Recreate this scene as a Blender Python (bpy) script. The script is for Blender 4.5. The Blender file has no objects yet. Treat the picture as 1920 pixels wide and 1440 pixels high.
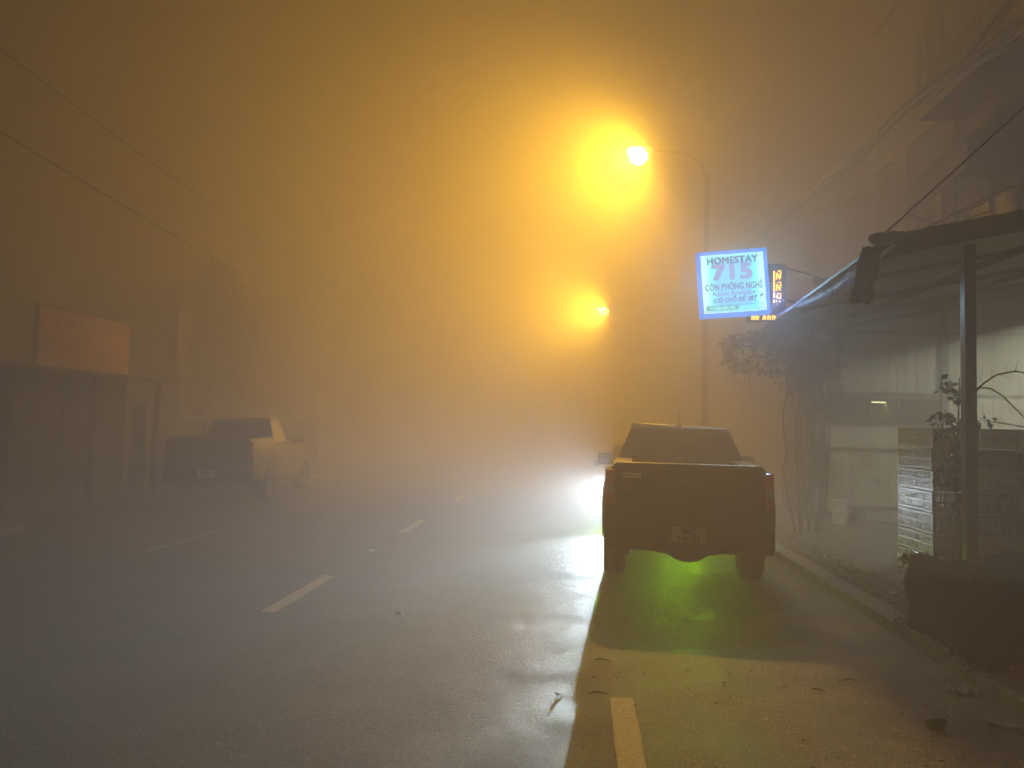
import bpy, bmesh, math, random
from mathutils import Vector, Matrix, Euler, noise
R = math.radians
scene = bpy.context.scene
C = scene.collection
random.seed(7)

# ------------------------------------------------------------------ camera
F_PX = 1443.0
def build_camera():
    cam = bpy.data.cameras.new("camera")
    cam.sensor_fit = 'HORIZONTAL'; cam.sensor_width = 36.0
    cam.lens = F_PX / 1920.0 * 36.0
    cam.clip_start = 0.05; cam.clip_end = 600
    o = bpy.data.objects.new("camera", cam); C.objects.link(o)
    roll = R(1.1)
    d = Vector((1083 - 960, -(803 - 720), -F_PX)).normalized()
    u = Vector((math.sin(roll), math.cos(roll), 0)); u = (u - u.dot(d) * d).normalized()
    x = d.cross(u)
    m = Matrix((x, d, u)).to_4x4()
    m.translation = Vector((0, 0, 1.75))
    o.matrix_world = m
    scene.camera = o
build_camera()

# ------------------------------------------------------------------ world, night sky
w = bpy.data.worlds.new("World"); scene.world = w; w.use_nodes = True
bg = w.node_tree.nodes["Background"]
bg.inputs[0].default_value = (0.25, 0.22, 0.30, 1); bg.inputs[1].default_value = 0.01
scene.view_settings.view_transform = 'Standard'
scene.view_settings.look = 'None'
scene.view_settings.gamma = 1
scene.view_settings.exposure = 0.0
cy = scene.cycles
scene.render.engine = 'CYCLES'
cy.use_denoising = True; cy.denoising_prefilter = 'NONE'
cy.max_bounces = 6; cy.diffuse_bounces = 2; cy.glossy_bounces = 2; cy.transmission_bounces = 3
cy.volume_bounces = 2; cy.transparent_max_bounces = 10
cy.caustics_reflective = False; cy.caustics_refractive = False
cy.sample_clamp_indirect = 4
HAZE_D, HAZE_G = .112, .30
ORANGE = (1.0, 0.51, 0.03)
def lamp_light(name, kind, loc, power, color, radius=0.1, parent=None, **k):
    l = bpy.data.lights.new(name, kind); l.energy = power; l.color = color
    l.shadow_soft_size = radius
    for a, b in k.items(): setattr(l, a, b)
    o = bpy.data.objects.new(name, l); C.objects.link(o); o.location = loc
    return o
def aim(o, target):
    o.rotation_euler = (Vector(target) - Vector(o.location)).to_track_quat('-Z', 'Y').to_euler()
    return o
LAMP_W, LAMP_B, LAMP_D = 140000, 1.0, (-6, 8.2, 0)
BULB_W = 2700
HEAD_W, HEAD_A, HEAD_SQ, HEAD_DX, HEAD_DZ, HEAD_LID = 13500, 50, 1, 1.6, .1, .0
FOG_W, FOG_A = 2100, 60
FOG_DX, FOG_DZ, FOG_LID = 0, -.7, -.002
SIGN_E, SIGN_RIM, SIGN_W, HALO_W = 3.1, 2.8, 95, 60
ROOM_W, SHOP_W = 20, 420
FOG_C = (.72, .69, .66, 1)
LOBE_W, LOBE_A = 29000, 20
FAR_K = 4.2
FAR_D = (-8, 8, 1)

# ------------------------------------------------------------------ materials
def _nodes(name):
    m = bpy.data.materials.new(name); m.use_nodes = True
    nt = m.node_tree
    return m, nt, nt.nodes["Principled BSDF"]
def pmat(name, c1, c2=None, scale=6.0, rough=0.6, rough2=None, metal=0.0, bump=0.0, bscale=None, coat=0.0,
         spec=0.5, emit=None, estr=0.0, detail=6, stretch=None, lo=0.35, hi=0.65):
    m, nt, b = _nodes(name)
    b.inputs['Base Color'].default_value = (*c1, 1)
    b.inputs['Roughness'].default_value = rough; b.inputs['Metallic'].default_value = metal
    b.inputs['Coat Weight'].default_value = coat; b.inputs['Specular IOR Level'].default_value = spec
    L = nt.links
    tc = nt.nodes.new('ShaderNodeTexCoord'); mp = nt.nodes.new('ShaderNodeMapping')
    L.new(tc.outputs['Object'], mp.inputs['Vector'])
    if stretch: mp.inputs['Scale'].default_value = stretch
    if c2 is not None:
        n = nt.nodes.new('ShaderNodeTexNoise'); n.inputs['Scale'].default_value = scale; n.inputs['Detail'].default_value = detail
        L.new(mp.outputs[0], n.inputs['Vector'])
        r = nt.nodes.new('ShaderNodeMapRange'); r.inputs[1].default_value = lo; r.inputs[2].default_value = hi
        L.new(n.outputs['Fac'], r.inputs[0])
        mx = nt.nodes.new('ShaderNodeMix'); mx.data_type = 'RGBA'
        mx.inputs[6].default_value = (*c1, 1); mx.inputs[7].default_value = (*c2, 1)
        L.new(r.outputs[0], mx.inputs[0]); L.new(mx.outputs[2], b.inputs['Base Color'])
        if rough2 is not None:
            rr = nt.nodes.new('ShaderNodeMapRange'); rr.inputs[3].default_value = rough; rr.inputs[4].default_value = rough2
            L.new(r.outputs[0], rr.inputs[0]); L.new(rr.outputs[0], b.inputs['Roughness'])
    if bump:
        n2 = nt.nodes.new('ShaderNodeTexNoise'); n2.inputs['Scale'].default_value = bscale or scale * 4; n2.inputs['Detail'].default_value = 5
        L.new(mp.outputs[0], n2.inputs['Vector'])
        bp = nt.nodes.new('ShaderNodeBump'); bp.inputs['Strength'].default_value = 0.8; bp.inputs['Distance'].default_value = bump
        L.new(n2.outputs['Fac'], bp.inputs['Height']); L.new(bp.outputs[0], b.inputs['Normal'])
    if emit is not None:
        b.inputs['Emission Color'].default_value = (*emit, 1); b.inputs['Emission Strength'].default_value = estr
    return m

def asphalt_mat():
    """wet worn asphalt: grainy aggregate, damp patches, dirt along the kerb"""
    m, nt, b = _nodes('asphalt'); L = nt.links; N = nt.nodes.new
    tc = N('ShaderNodeTexCoord')
    v = N('ShaderNodeTexVoronoi'); v.inputs['Scale'].default_value = 62; L.new(tc.outputs['Object'], v.inputs['Vector'])
    n1 = N('ShaderNodeTexNoise'); n1.inputs['Scale'].default_value = 140; n1.inputs['Detail'].default_value = 3; L.new(tc.outputs['Object'], n1.inputs['Vector'])
    n2 = N('ShaderNodeTexNoise'); n2.inputs['Scale'].default_value = 1.7; n2.inputs['Detail'].default_value = 9; n2.inputs['Roughness'].default_value = .68
    L.new(tc.outputs['Object'], n2.inputs['Vector'])
    r2 = N('ShaderNodeMapRange'); r2.inputs[1].default_value = .36; r2.inputs[2].default_value = .66; L.new(n2.outputs['Fac'], r2.inputs[0])
    n3 = N('ShaderNodeTexNoise'); n3.inputs['Scale'].default_value = 22; n3.inputs['Detail'].default_value = 8; n3.inputs['Roughness'].default_value = .7
    L.new(tc.outputs['Object'], n3.inputs['Vector'])
    r3 = N('ShaderNodeMapRange'); r3.inputs[1].default_value = .40; r3.inputs[2].default_value = .62; L.new(n3.outputs['Fac'], r3.inputs[0])
    # mud and silt in the parking strip (x > 0.3)
    sx = N('ShaderNodeSeparateXYZ'); L.new(tc.outputs['Object'], sx.inputs[0])
    rx = N('ShaderNodeMapRange'); rx.inputs[1].default_value = .0; rx.inputs[2].default_value = .9; L.new(sx.outputs['X'], rx.inputs[0])
    base = N('ShaderNodeMix'); base.data_type = 'RGBA'
    base.inputs[6].default_value = (.035, .035, .035, 1); base.inputs[7].default_value = (.085, .080, .072, 1)
    L.new(r3.outputs[0], base.inputs[0])
    mud = N('ShaderNodeMath'); mud.operation = 'MULTIPLY'; L.new(rx.outputs[0], mud.inputs[0]); L.new(r2.outputs[0], mud.inputs[1])
    mx = N('ShaderNodeMix'); mx.data_type = 'RGBA'; L.new(mud.outputs[0], mx.inputs[0])
    L.new(base.outputs[2], mx.inputs[6]); mx.inputs[7].default_value = (.30, .235, .165, 1)
    gr = N('ShaderNodeMapRange'); gr.inputs[1].default_value = .0; gr.inputs[2].default_value = .7; gr.inputs[3].default_value = .55; gr.inputs[4].default_value = 1.5
    L.new(v.outputs['Distance'], gr.inputs[0])
    mu = N('ShaderNodeVectorMath'); mu.operation = 'SCALE'; L.new(mx.outputs[2], mu.inputs[0]); L.new(gr.outputs[0], mu.inputs['Scale'])
    L.new(mu.outputs[0], b.inputs['Base Color'])
    ro = N('ShaderNodeMapRange'); ro.inputs[3].default_value = .44; ro.inputs[4].default_value = .68; L.new(r2.outputs[0], ro.inputs[0])
    L.new(ro.outputs[0], b.inputs['Roughness'])
    v2 = N('ShaderNodeTexVoronoi'); v2.inputs['Scale'].default_value = 120; L.new(tc.outputs['Object'], v2.inputs['Vector'])
    sc_ = N('ShaderNodeSeparateColor'); L.new(v2.outputs['Color'], sc_.inputs[0])
    sp = N('ShaderNodeMapRange'); sp.inputs[1].default_value = .82; sp.inputs[2].default_value = 1; sp.inputs[3].default_value = 1; sp.inputs[4].default_value = 3.2
    L.new(sc_.outputs[0], sp.inputs[0])
    mu2 = N('ShaderNodeVectorMath'); mu2.operation = 'SCALE'; L.new(mu.outputs[0], mu2.inputs[0]); L.new(sp.outputs[0], mu2.inputs['Scale'])
    L.new(mu2.outputs[0], b.inputs['Base Color'])
    ad = N('ShaderNodeMath'); ad.operation = 'ADD'; L.new(sc_.outputs[1], ad.inputs[0]); L.new(n1.outputs['Fac'], ad.inputs[1])
    bp = N('ShaderNodeBump'); bp.inputs['Strength'].default_value = 1; bp.inputs['Distance'].default_value = .006
    L.new(ad.outputs[0], bp.inputs['Height'])
    bp2 = N('ShaderNodeBump'); bp2.inputs['Strength'].default_value = 1; bp2.inputs['Distance'].default_value = .003
    n5 = N('ShaderNodeTexNoise'); n5.inputs['Scale'].default_value = 9; n5.inputs['Detail'].default_value = 5; L.new(tc.outputs['Object'], n5.inputs['Vector'])
    L.new(n5.outputs['Fac'], bp2.inputs['Height']); L.new(bp.outputs[0], bp2.inputs['Normal']); L.new(bp2.outputs[0], b.inputs['Normal'])
    return m
def glass_mat(name, tint=(.35, .36, .36), refl=.12):
    m, nt, b = _nodes(name); nt.nodes.remove(b); N = nt.nodes.new; L = nt.links
    t = N('ShaderNodeBsdfTransparent'); t.inputs[0].default_value = (*tint, 1)
    g = N('ShaderNodeBsdfGlossy'); g.inputs['Roughness'].default_value = .05
    lw = N('ShaderNodeFresnel'); lw.inputs[0].default_value = 1.5
    mx = N('ShaderNodeMixShader'); L.new(lw.outputs[0], mx.inputs[0]); L.new(t.outputs[0], mx.inputs[1]); L.new(g.outputs[0], mx.inputs[2])
    L.new(mx.outputs[0], nt.nodes['Material Output'].inputs[0])
    return m
def emat(name, c, s):
    m, nt, b = _nodes(name); nt.nodes.remove(b)
    e = nt.nodes.new('ShaderNodeEmission'); e.inputs[0].default_value = (*c, 1); e.inputs[1].default_value = s
    nt.links.new(e.outputs[0], nt.nodes['Material Output'].inputs[0]); return m
def leaf_mat(name, c1, c2):
    m = pmat(name, c1, c2, scale=3, rough=.45, lo=.4, hi=.6)
    return m
def corrugated_mat(name, c1, c2, pitch, axis='X', rough=.5, groove=.5):
    """sheet with vertical seams every `pitch` metres and water stains"""
    m, nt, b = _nodes(name); L = nt.links; N = nt.nodes.new
    tc = N('ShaderNodeTexCoord'); sx = N('ShaderNodeSeparateXYZ'); L.new(tc.outputs['Object'], sx.inputs[0])
    mo = N('ShaderNodeMath'); mo.operation = 'PINGPONG'; mo.inputs[1].default_value = pitch / 2; L.new(sx.outputs[axis], mo.inputs[0])
    gr = N('ShaderNodeMapRange'); gr.inputs[1].default_value = 0; gr.inputs[2].default_value = .012; L.new(mo.outputs[0], gr.inputs[0])
    mp = N('ShaderNodeMapping'); mp.inputs['Scale'].default_value = (2.2, 2.2, .35); L.new(tc.outputs['Object'], mp.inputs[0])
    n = N('ShaderNodeTexNoise'); n.inputs['Scale'].default_value = 2.0; n.inputs['Detail'].default_value = 8; L.new(mp.outputs[0], n.inputs['Vector'])
    r = N('ShaderNodeMapRange'); r.inputs[1].default_value = .42; r.inputs[2].default_value = .68; L.new(n.outputs['Fac'], r.inputs[0])
    mx = N('ShaderNodeMix'); mx.data_type = 'RGBA'; mx.inputs[6].default_value = (*c1, 1); mx.inputs[7].default_value = (*c2, 1); L.new(r.outputs[0], mx.inputs[0])
    m2 = N('ShaderNodeMix'); m2.data_type = 'RGBA'; m2.inputs[6].default_value = (*[x * .3 for x in c2], 1)
    gm = N('ShaderNodeMapRange'); gm.inputs[3].default_value = 1 - groove; gm.inputs[4].default_value = 1; L.new(gr.outputs[0], gm.inputs[0])
    L.new(gm.outputs[0], m2.inputs[0]); L.new(mx.outputs[2], m2.inputs[7]); L.new(m2.outputs[2], b.inputs['Base Color'])
    b.inputs['Roughness'].default_value = rough
    bp = N('ShaderNodeBump'); bp.inputs['Distance'].default_value = .006; L.new(gr.outputs[0], bp.inputs['Height']); L.new(bp.outputs[0], b.inputs['Normal'])
    return m

M = {}
M['asphalt'] = asphalt_mat()
M['line'] = pmat('road_paint', (.80, .66, .40), (.50, .40, .24), scale=35, rough=.6, bump=.004, bscale=130, lo=.38, hi=.75)
M['line_dim'] = pmat('road_paint_white', (.42, .40, .36), (.2, .19, .17), scale=25, rough=.6, bump=.004, bscale=120)
M['kerb'] = pmat('kerb_concrete', (.36, .34, .29), (.20, .19, .16), scale=7, rough=.75, bump=.01, bscale=60)
M['forecourt'] = pmat('forecourt_concrete', (.13, .13, .125), (.075, .075, .072), scale=1.6, rough=.42, rough2=.62, bump=.02, bscale=14, stretch=(1, 3, 1))
M['dirt'] = pmat('gutter_dirt', (.085, .07, .05), (.03, .027, .022), scale=12, rough=.5, rough2=.8, bump=.03, bscale=40)
M['stone'] = pmat('gravel_stone', (.34, .33, .31), (.10, .095, .09), scale=9, rough=.22, bump=.01, bscale=50)
M['ground'] = pmat('soil', (.06, .05, .038), (.03, .026, .02), scale=2, rough=.9, bump=.03, bscale=8)
M['pave'] = pmat('pavement', (.17, .14, .10), (.09, .075, .055), scale=3, rough=.6, bump=.01, bscale=30)
M['dark_paint'] = pmat('dark_car_paint', (.012, .010, .011), (.022, .018, .018), scale=14, rough=.38, rough2=.55, coat=.5, lo=.45, hi=.7)
M['silver_paint'] = pmat('silver_car_paint', (.33, .31, .26), (.26, .245, .21), scale=8, rough=.22, coat=.8, metal=.15, lo=.45, hi=.7)
M['car_paint'] = pmat('grey_car_paint', (.16, .16, .17), rough=.25, coat=.8)
M['black_plastic'] = pmat('black_plastic', (.02, .02, .02), (.035, .033, .03), scale=20, rough=.6)
M['rubber'] = pmat('tyre_rubber', (.018, .017, .016), (.045, .04, .033), scale=12, rough=.85, bump=.004, bscale=60)
M['alloy'] = pmat('alloy', (.32, .32, .31), rough=.3, metal=1)
M['steel'] = pmat('steel', (.10, .09, .08), (.05, .04, .035), scale=10, rough=.5, metal=.6)
M['glass'] = glass_mat('car_glass', (.42, .42, .40))
M['glass_dark'] = glass_mat('car_glass_dark', (.12, .12, .12))
M['tail_red'] = pmat('tail_lamp_red', (.80, .035, .02), (.60, .025, .015), scale=20, rough=.12, coat=1, stretch=(1, 1, 6))
M['tail_clear'] = pmat('reversing_lamp', (.45, .38, .34), rough=.1, coat=1)
M['seat'] = pmat('seat_fabric', (.025, .022, .02), rough=.8)
M['white'] = pmat('plate_white', (.88, .86, .84), (.75, .72, .70), scale=8, rough=.4)
M['black'] = pmat('black_print', (.012, .012, .012), rough=.6)
M['chrome'] = pmat('chrome', (.5, .5, .5), rough=.12, metal=1)
M['headlamp'] = emat('headlamp_lit', (.85, .93, 1), 40)
M['foglamp'] = emat('foglamp_lit', (.45, 1, .02), 25)
M['sodium'] = emat('sodium_lens', (1, .62, .16), 120)
M['pole_metal'] = pmat('galvanised_pole', (.16, .15, .14), (.10, .095, .09), scale=8, rough=.5, metal=.5)
M['pole_dark'] = pmat('dark_painted_pole', (.016, .015, .015), (.010, .010, .010), scale=8, rough=.7)
M['wall_sheet'] = corrugated_mat('white_sheet_wall', (.42, .40, .33), (.25, .235, .19), .17)
M['rail'] = pmat('rail_brown', (.06, .045, .035), (.03, .025, .02), scale=10, rough=.6)
M['roof_sheet'] = corrugated_mat('roof_sheet', (.22, .20, .18), (.13, .12, .10), .25, 'Y', rough=.55)
M['fascia'] = pmat('fascia_dark', (.045, .032, .028), (.07, .052, .044), scale=6, rough=.6)
M['post'] = pmat('post_dark_steel', (.07, .055, .05), (.045, .038, .035), scale=8, rough=.35)
M['tarp_blue'] = pmat('blue_tarpaulin', (.80, .85, .95), (.15, .25, .7), scale=26, rough=.4, bump=.01, bscale=30, stretch=(1, 1, .3), lo=.46, hi=.56)
M['tarp_dark'] = pmat('dark_tarpaulin', (.035, .03, .028), (.06, .05, .045), scale=8, rough=.6, bump=.02, bscale=16)
M['crate_yellow'] = pmat('crate_olive_plastic', (.60, .48, .07), (.40, .31, .05), scale=14, rough=.4)
M['crate_orange'] = pmat('crate_orange_plastic', (.45, .17, .03), (.30, .11, .02), scale=14, rough=.4)
M['crate_rim'] = pmat('crate_rim_plastic', (.60, .46, .12), (.40, .30, .07), scale=30, rough=.35)
M['leaf'] = leaf_mat('leaf_green', (.035, .06, .022), (.075, .10, .04))
M['leaf_pale'] = leaf_mat('leaf_dusty', (.10, .11, .09), (.05, .06, .045))
M['bark'] = pmat('bark', (.09, .07, .05), (.04, .03, .022), scale=12, rough=.85, bump=.01, bscale=40)
M['render_wall'] = pmat('rendered_wall', (.10, .085, .07), (.06, .05, .042), scale=1.5, rough=.85, bump=.005, bscale=30)
M['render_pale'] = pmat('pale_render', (.20, .16, .095), (.13, .10, .065), scale=2, rough=.8)
M['wood_dark'] = pmat('dark_wood', (.05, .035, .025), (.09, .06, .04), scale=8, rough=.7, stretch=(6, 6, 1))
M['window_dark'] = pmat('window_dark', (.02, .02, .022), rough=.12)
M['shutter'] = corrugated_mat('roller_shutter', (.07, .055, .045), (.045, .035, .03), .12, 'Z')
M['cable'] = pmat('cable_black', (.022, .02, .02), rough=.5)
M['cable_pale'] = pmat('cable_pale', (.25, .22, .20), rough=.35)
M['paper'] = pmat('paper', (.72, .68, .63), (.5, .47, .43), scale=12, rough=.7)
M['pink'] = pmat('pink_bag', (.42, .08, .10), (.28, .05, .06), scale=12, rough=.4)
M['blue_bag'] = pmat('blue_plastic', (.22, .27, .40), (.12, .15, .25), scale=7, rough=.3, bump=.02, bscale=12)
M['heap'] = pmat('heap_cover', (.026, .017, .012), (.014, .010, .008), scale=6, rough=.9, bump=.03, bscale=25)
M['billboard'] = pmat('billboard_vinyl', (.40, .22, .06), (.30, .155, .04), scale=1.2, rough=.5)
M['billboard_ink'] = pmat('billboard_ink', (.13, .05, .02), (.2, .08, .03), scale=4, rough=.6)
M['tube'] = emat('fluorescent_tube', (.93, 1, .50), 30)
M['indoor_wall'] = pmat('indoor_wall', (.16, .165, .09), (.11, .115, .06), scale=2, rough=.7)

# ------------------------------------------------------------------ geometry helpers
class MB:
    def __init__(s): s.bm = bmesh.new()
    def box(s, a, b, bev=0.0, rot=None, piv=None):
        t = bmesh.new(); bmesh.ops.create_cube(t, size=1)
        for v in t.verts: v.co = Vector([(a[i] + b[i]) / 2 + v.co[i] * abs(b[i] - a[i]) for i in range(3)])
        if bev: bmesh.ops.bevel(t, geom=t.edges[:], offset=bev, segments=2, affect='EDGES', profile=.6)
        if rot is not None:
            piv = Vector(piv) if piv is not None else (Vector(a) + Vector(b)) / 2
            bmesh.ops.rotate(t, verts=t.verts[:], cent=piv, matrix=rot)
        s.add(t); return s
    def add(s, t):
        me = bpy.data.meshes.new('tmp'); t.to_mesh(me); t.free(); s.bm.from_mesh(me); bpy.data.meshes.remove(me)
    def tube(s, pts, r, n=8, caps=True):
        pts = [Vector(p) for p in pts]; rs = r if isinstance(r, (list, tuple)) else [r] * len(pts)
        rings = []; ref = None
        for i, p in enumerate(pts):
            d = (pts[min(i + 1, len(pts) - 1)] - pts[max(i - 1, 0)]).normalized()
            if ref is None: ref = Vector((0, 0, 1)) if abs(d.z) < .9 else Vector((1, 0, 0))
            u = (ref - ref.dot(d) * d)
            if u.length < 1e-4: u = d.orthogonal()
            u.normalize(); ref = u; w_ = d.cross(u)
            rings.append([s.bm.verts.new(p + rs[i] * (math.cos(2 * math.pi * k / n) * u + math.sin(2 * math.pi * k / n) * w_)) for k in range(n)])
        for a, b in zip(rings, rings[1:]):
            for k in range(n):
                f = s.bm.faces.new((a[k], a[(k + 1) % n], b[(k + 1) % n], b[k])); f.smooth = True
        if caps and n > 2:
            s.bm.faces.new(rings[0][::-1]); s.bm.faces.new(rings[-1])
        return s
    def lathe(s, prof, axis='X', origin=(0, 0, 0), n=28):
        """prof: (axial, radius) list"""
        rings = []; o = Vector(origin)
        for (a, r) in prof:
            ring = []
            for k in range(n):
                t = 2 * math.pi * k / n; c, q = r * math.cos(t), r * math.sin(t)
                p = {'X': (a, c, q), 'Y': (c, a, q), 'Z': (c, q, a)}[axis]
                ring.append(s.bm.verts.new(o + Vector(p)))
            rings.append(ring)
        for a, b in zip(rings, rings[1:]):
            for k in range(n):
                f = s.bm.faces.new((a[k], a[(k + 1) % n], b[(k + 1) % n], b[k])); f.smooth = True
        return s
    def prism(s, poly, d0, d1, axis='X'):
        """extrude a 2-D polygon; axis is the extrusion axis"""
        def P(p, d): return {'X': (d, p[0], p[1]), 'Y': (p[0], d, p[1]), 'Z': (p[0], p[1], d)}[axis]
        a = [s.bm.verts.new(P(p, d0)) for p in poly]; b = [s.bm.verts.new(P(p, d1)) for p in poly]
        s.bm.faces.new(a[::-1]); s.bm.faces.new(b)
        for i in range(len(poly)):
            j = (i + 1) % len(poly); s.bm.faces.new((a[i], a[j], b[j], b[i]))
        return s
    def quad(s, *p):
        s.bm.faces.new([s.bm.verts.new(q) for q in p]); return s
    def xf(s, m): s.bm.transform(m); return s
    def build(s, name, mat, parent=None, smooth=False, jitter=0):
        if jitter:
            for v in s.bm.verts:
                v.co += Vector((noise.noise(v.co * 3 + Vector((9, 0, 0))), noise.noise(v.co * 3), noise.noise(v.co * 3 + Vector((0, 5, 0))))) * jitter
        bmesh.ops.recalc_face_normals(s.bm, faces=s.bm.faces[:])
        if smooth:
            for f in s.bm.faces: f.smooth = True
        me = bpy.data.meshes.new(name); s.bm.to_mesh(me); s.bm.free()
        me.materials.append(M[mat] if isinstance(mat, str) else mat)
        o = bpy.data.objects.new(name, me); C.objects.link(o)
        if parent: o.parent = parent
        return o
def tag(o, label=None, cat=None, group=None, kind=None):
    if label: o['label'] = label
    if cat: o['category'] = cat
    if group: o['group'] = group
    if kind: o['kind'] = kind
    return o
def thing(name, loc, label, cat, group=None, rz=0):
    o = bpy.data.objects.new(name, None); C.objects.link(o); o.location = loc; o.rotation_euler.z = rz
    o.empty_display_size = .2
    return tag(o, label, cat, group)
def children(o): return [c for c in C.objects if c.parent == o]
def copy_tree(o, parent=None):
    kids = children(o)
    c = o.copy(); C.objects.link(c)
    if parent: c.parent = parent
    for k in kids: copy_tree(k, c)
    return c
def text_obj(name, body, mat, parent, loc, size, rot=(math.pi / 2, 0, 0), xs=1.0, bold=.0, ext=.002, align='CENTER', slant=0, sp=1.0):
    cu = bpy.data.curves.new('txt', 'FONT'); cu.body = body; cu.size = size; cu.extrude = ext
    cu.align_x = align; cu.space_character = sp; cu.resolution_u = 3; cu.shear = slant
    t = bpy.data.objects.new('txt', cu); C.objects.link(t)
    dg = bpy.context.evaluated_depsgraph_get(); dg.update()
    me = bpy.data.meshes.new_from_object(t.evaluated_get(dg))
    bpy.data.objects.remove(t); bpy.data.curves.remove(cu)
    me.transform(Matrix.Diagonal((xs, 1, 1, 1)))
    me.materials.clear(); me.materials.append(M[mat] if isinstance(mat, str) else mat)
    if bold:
        bm = bmesh.new()
        for k, (dx, dy) in enumerate(((-1, -.6), (1, -.6), (-1, .6), (1, .6), (0, -.8), (0, .8), (-1, 0), (1, 0), (0, 0))):
            m2 = me.copy(); m2.transform(Matrix.Translation((dx * bold, dy * bold, k * .0003))); bm.from_mesh(m2); bpy.data.meshes.remove(m2)
        bm.to_mesh(me); bm.free()
    o = bpy.data.objects.new(name, me); C.objects.link(o); o.parent = parent; o.location = loc; o.rotation_euler = rot
    return o
def hull_lump(mb, c, r, seed=0, sub=2, rough=.35):
    t = bmesh.new(); bmesh.ops.create_icosphere(t, subdivisions=sub, radius=1)
    for v in t.verts:
        n = v.co.normalized(); k = 1 + rough * noise.noise(n * 1.7 + Vector((seed * 3.1, seed, 0))) + rough * .5 * noise.noise(n * 4 + Vector((seed, 0, seed)))
        v.co = Vector((c[0] + n.x * r[0] * k, c[1] + n.y * r[1] * k, c[2] + n.z * r[2] * k))
    mb.add(t)
def leaves(mb, blobs, n, size, seed=1, droop=.3):
    rnd = random.Random(seed); tot = sum(b[3] * b[4] * b[5] for b in blobs)
    for (cx, cy_, cz, rx, ry, rz) in blobs:
        k = int(n * rx * ry * rz / tot)
        for _ in range(k):
            while True:
                p = Vector((rnd.uniform(-1, 1), rnd.uniform(-1, 1), rnd.uniform(-1, 1)))
                if p.length < 1: break
            p = p * (p.length ** -.25 if p.length > .01 else 1)
            q = Vector((cx + p.x * rx, cy_ + p.y * ry, cz + p.z * rz))
            if noise.noise(q * 2.3) < -.12: continue
            s_ = size * rnd.uniform(.6, 1.4)
            a = Vector((rnd.uniform(-1, 1), rnd.uniform(-1, 1), rnd.uniform(-1, .4) - droop)).normalized()
            b_ = a.orthogonal().normalized(); b_.rotate(Matrix.Rotation(rnd.uniform(0, 6.28), 3, a))
            cc = a.cross(b_)
            v = [q, q + a * s_ * .5 + b_ * s_ * .28 + cc * s_ * .08, q + a * s_, q + a * s_ * .5 - b_ * s_ * .28 + cc * s_ * .08]
            mb.bm.faces.new([mb.bm.verts.new(x) for x in v])

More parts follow.
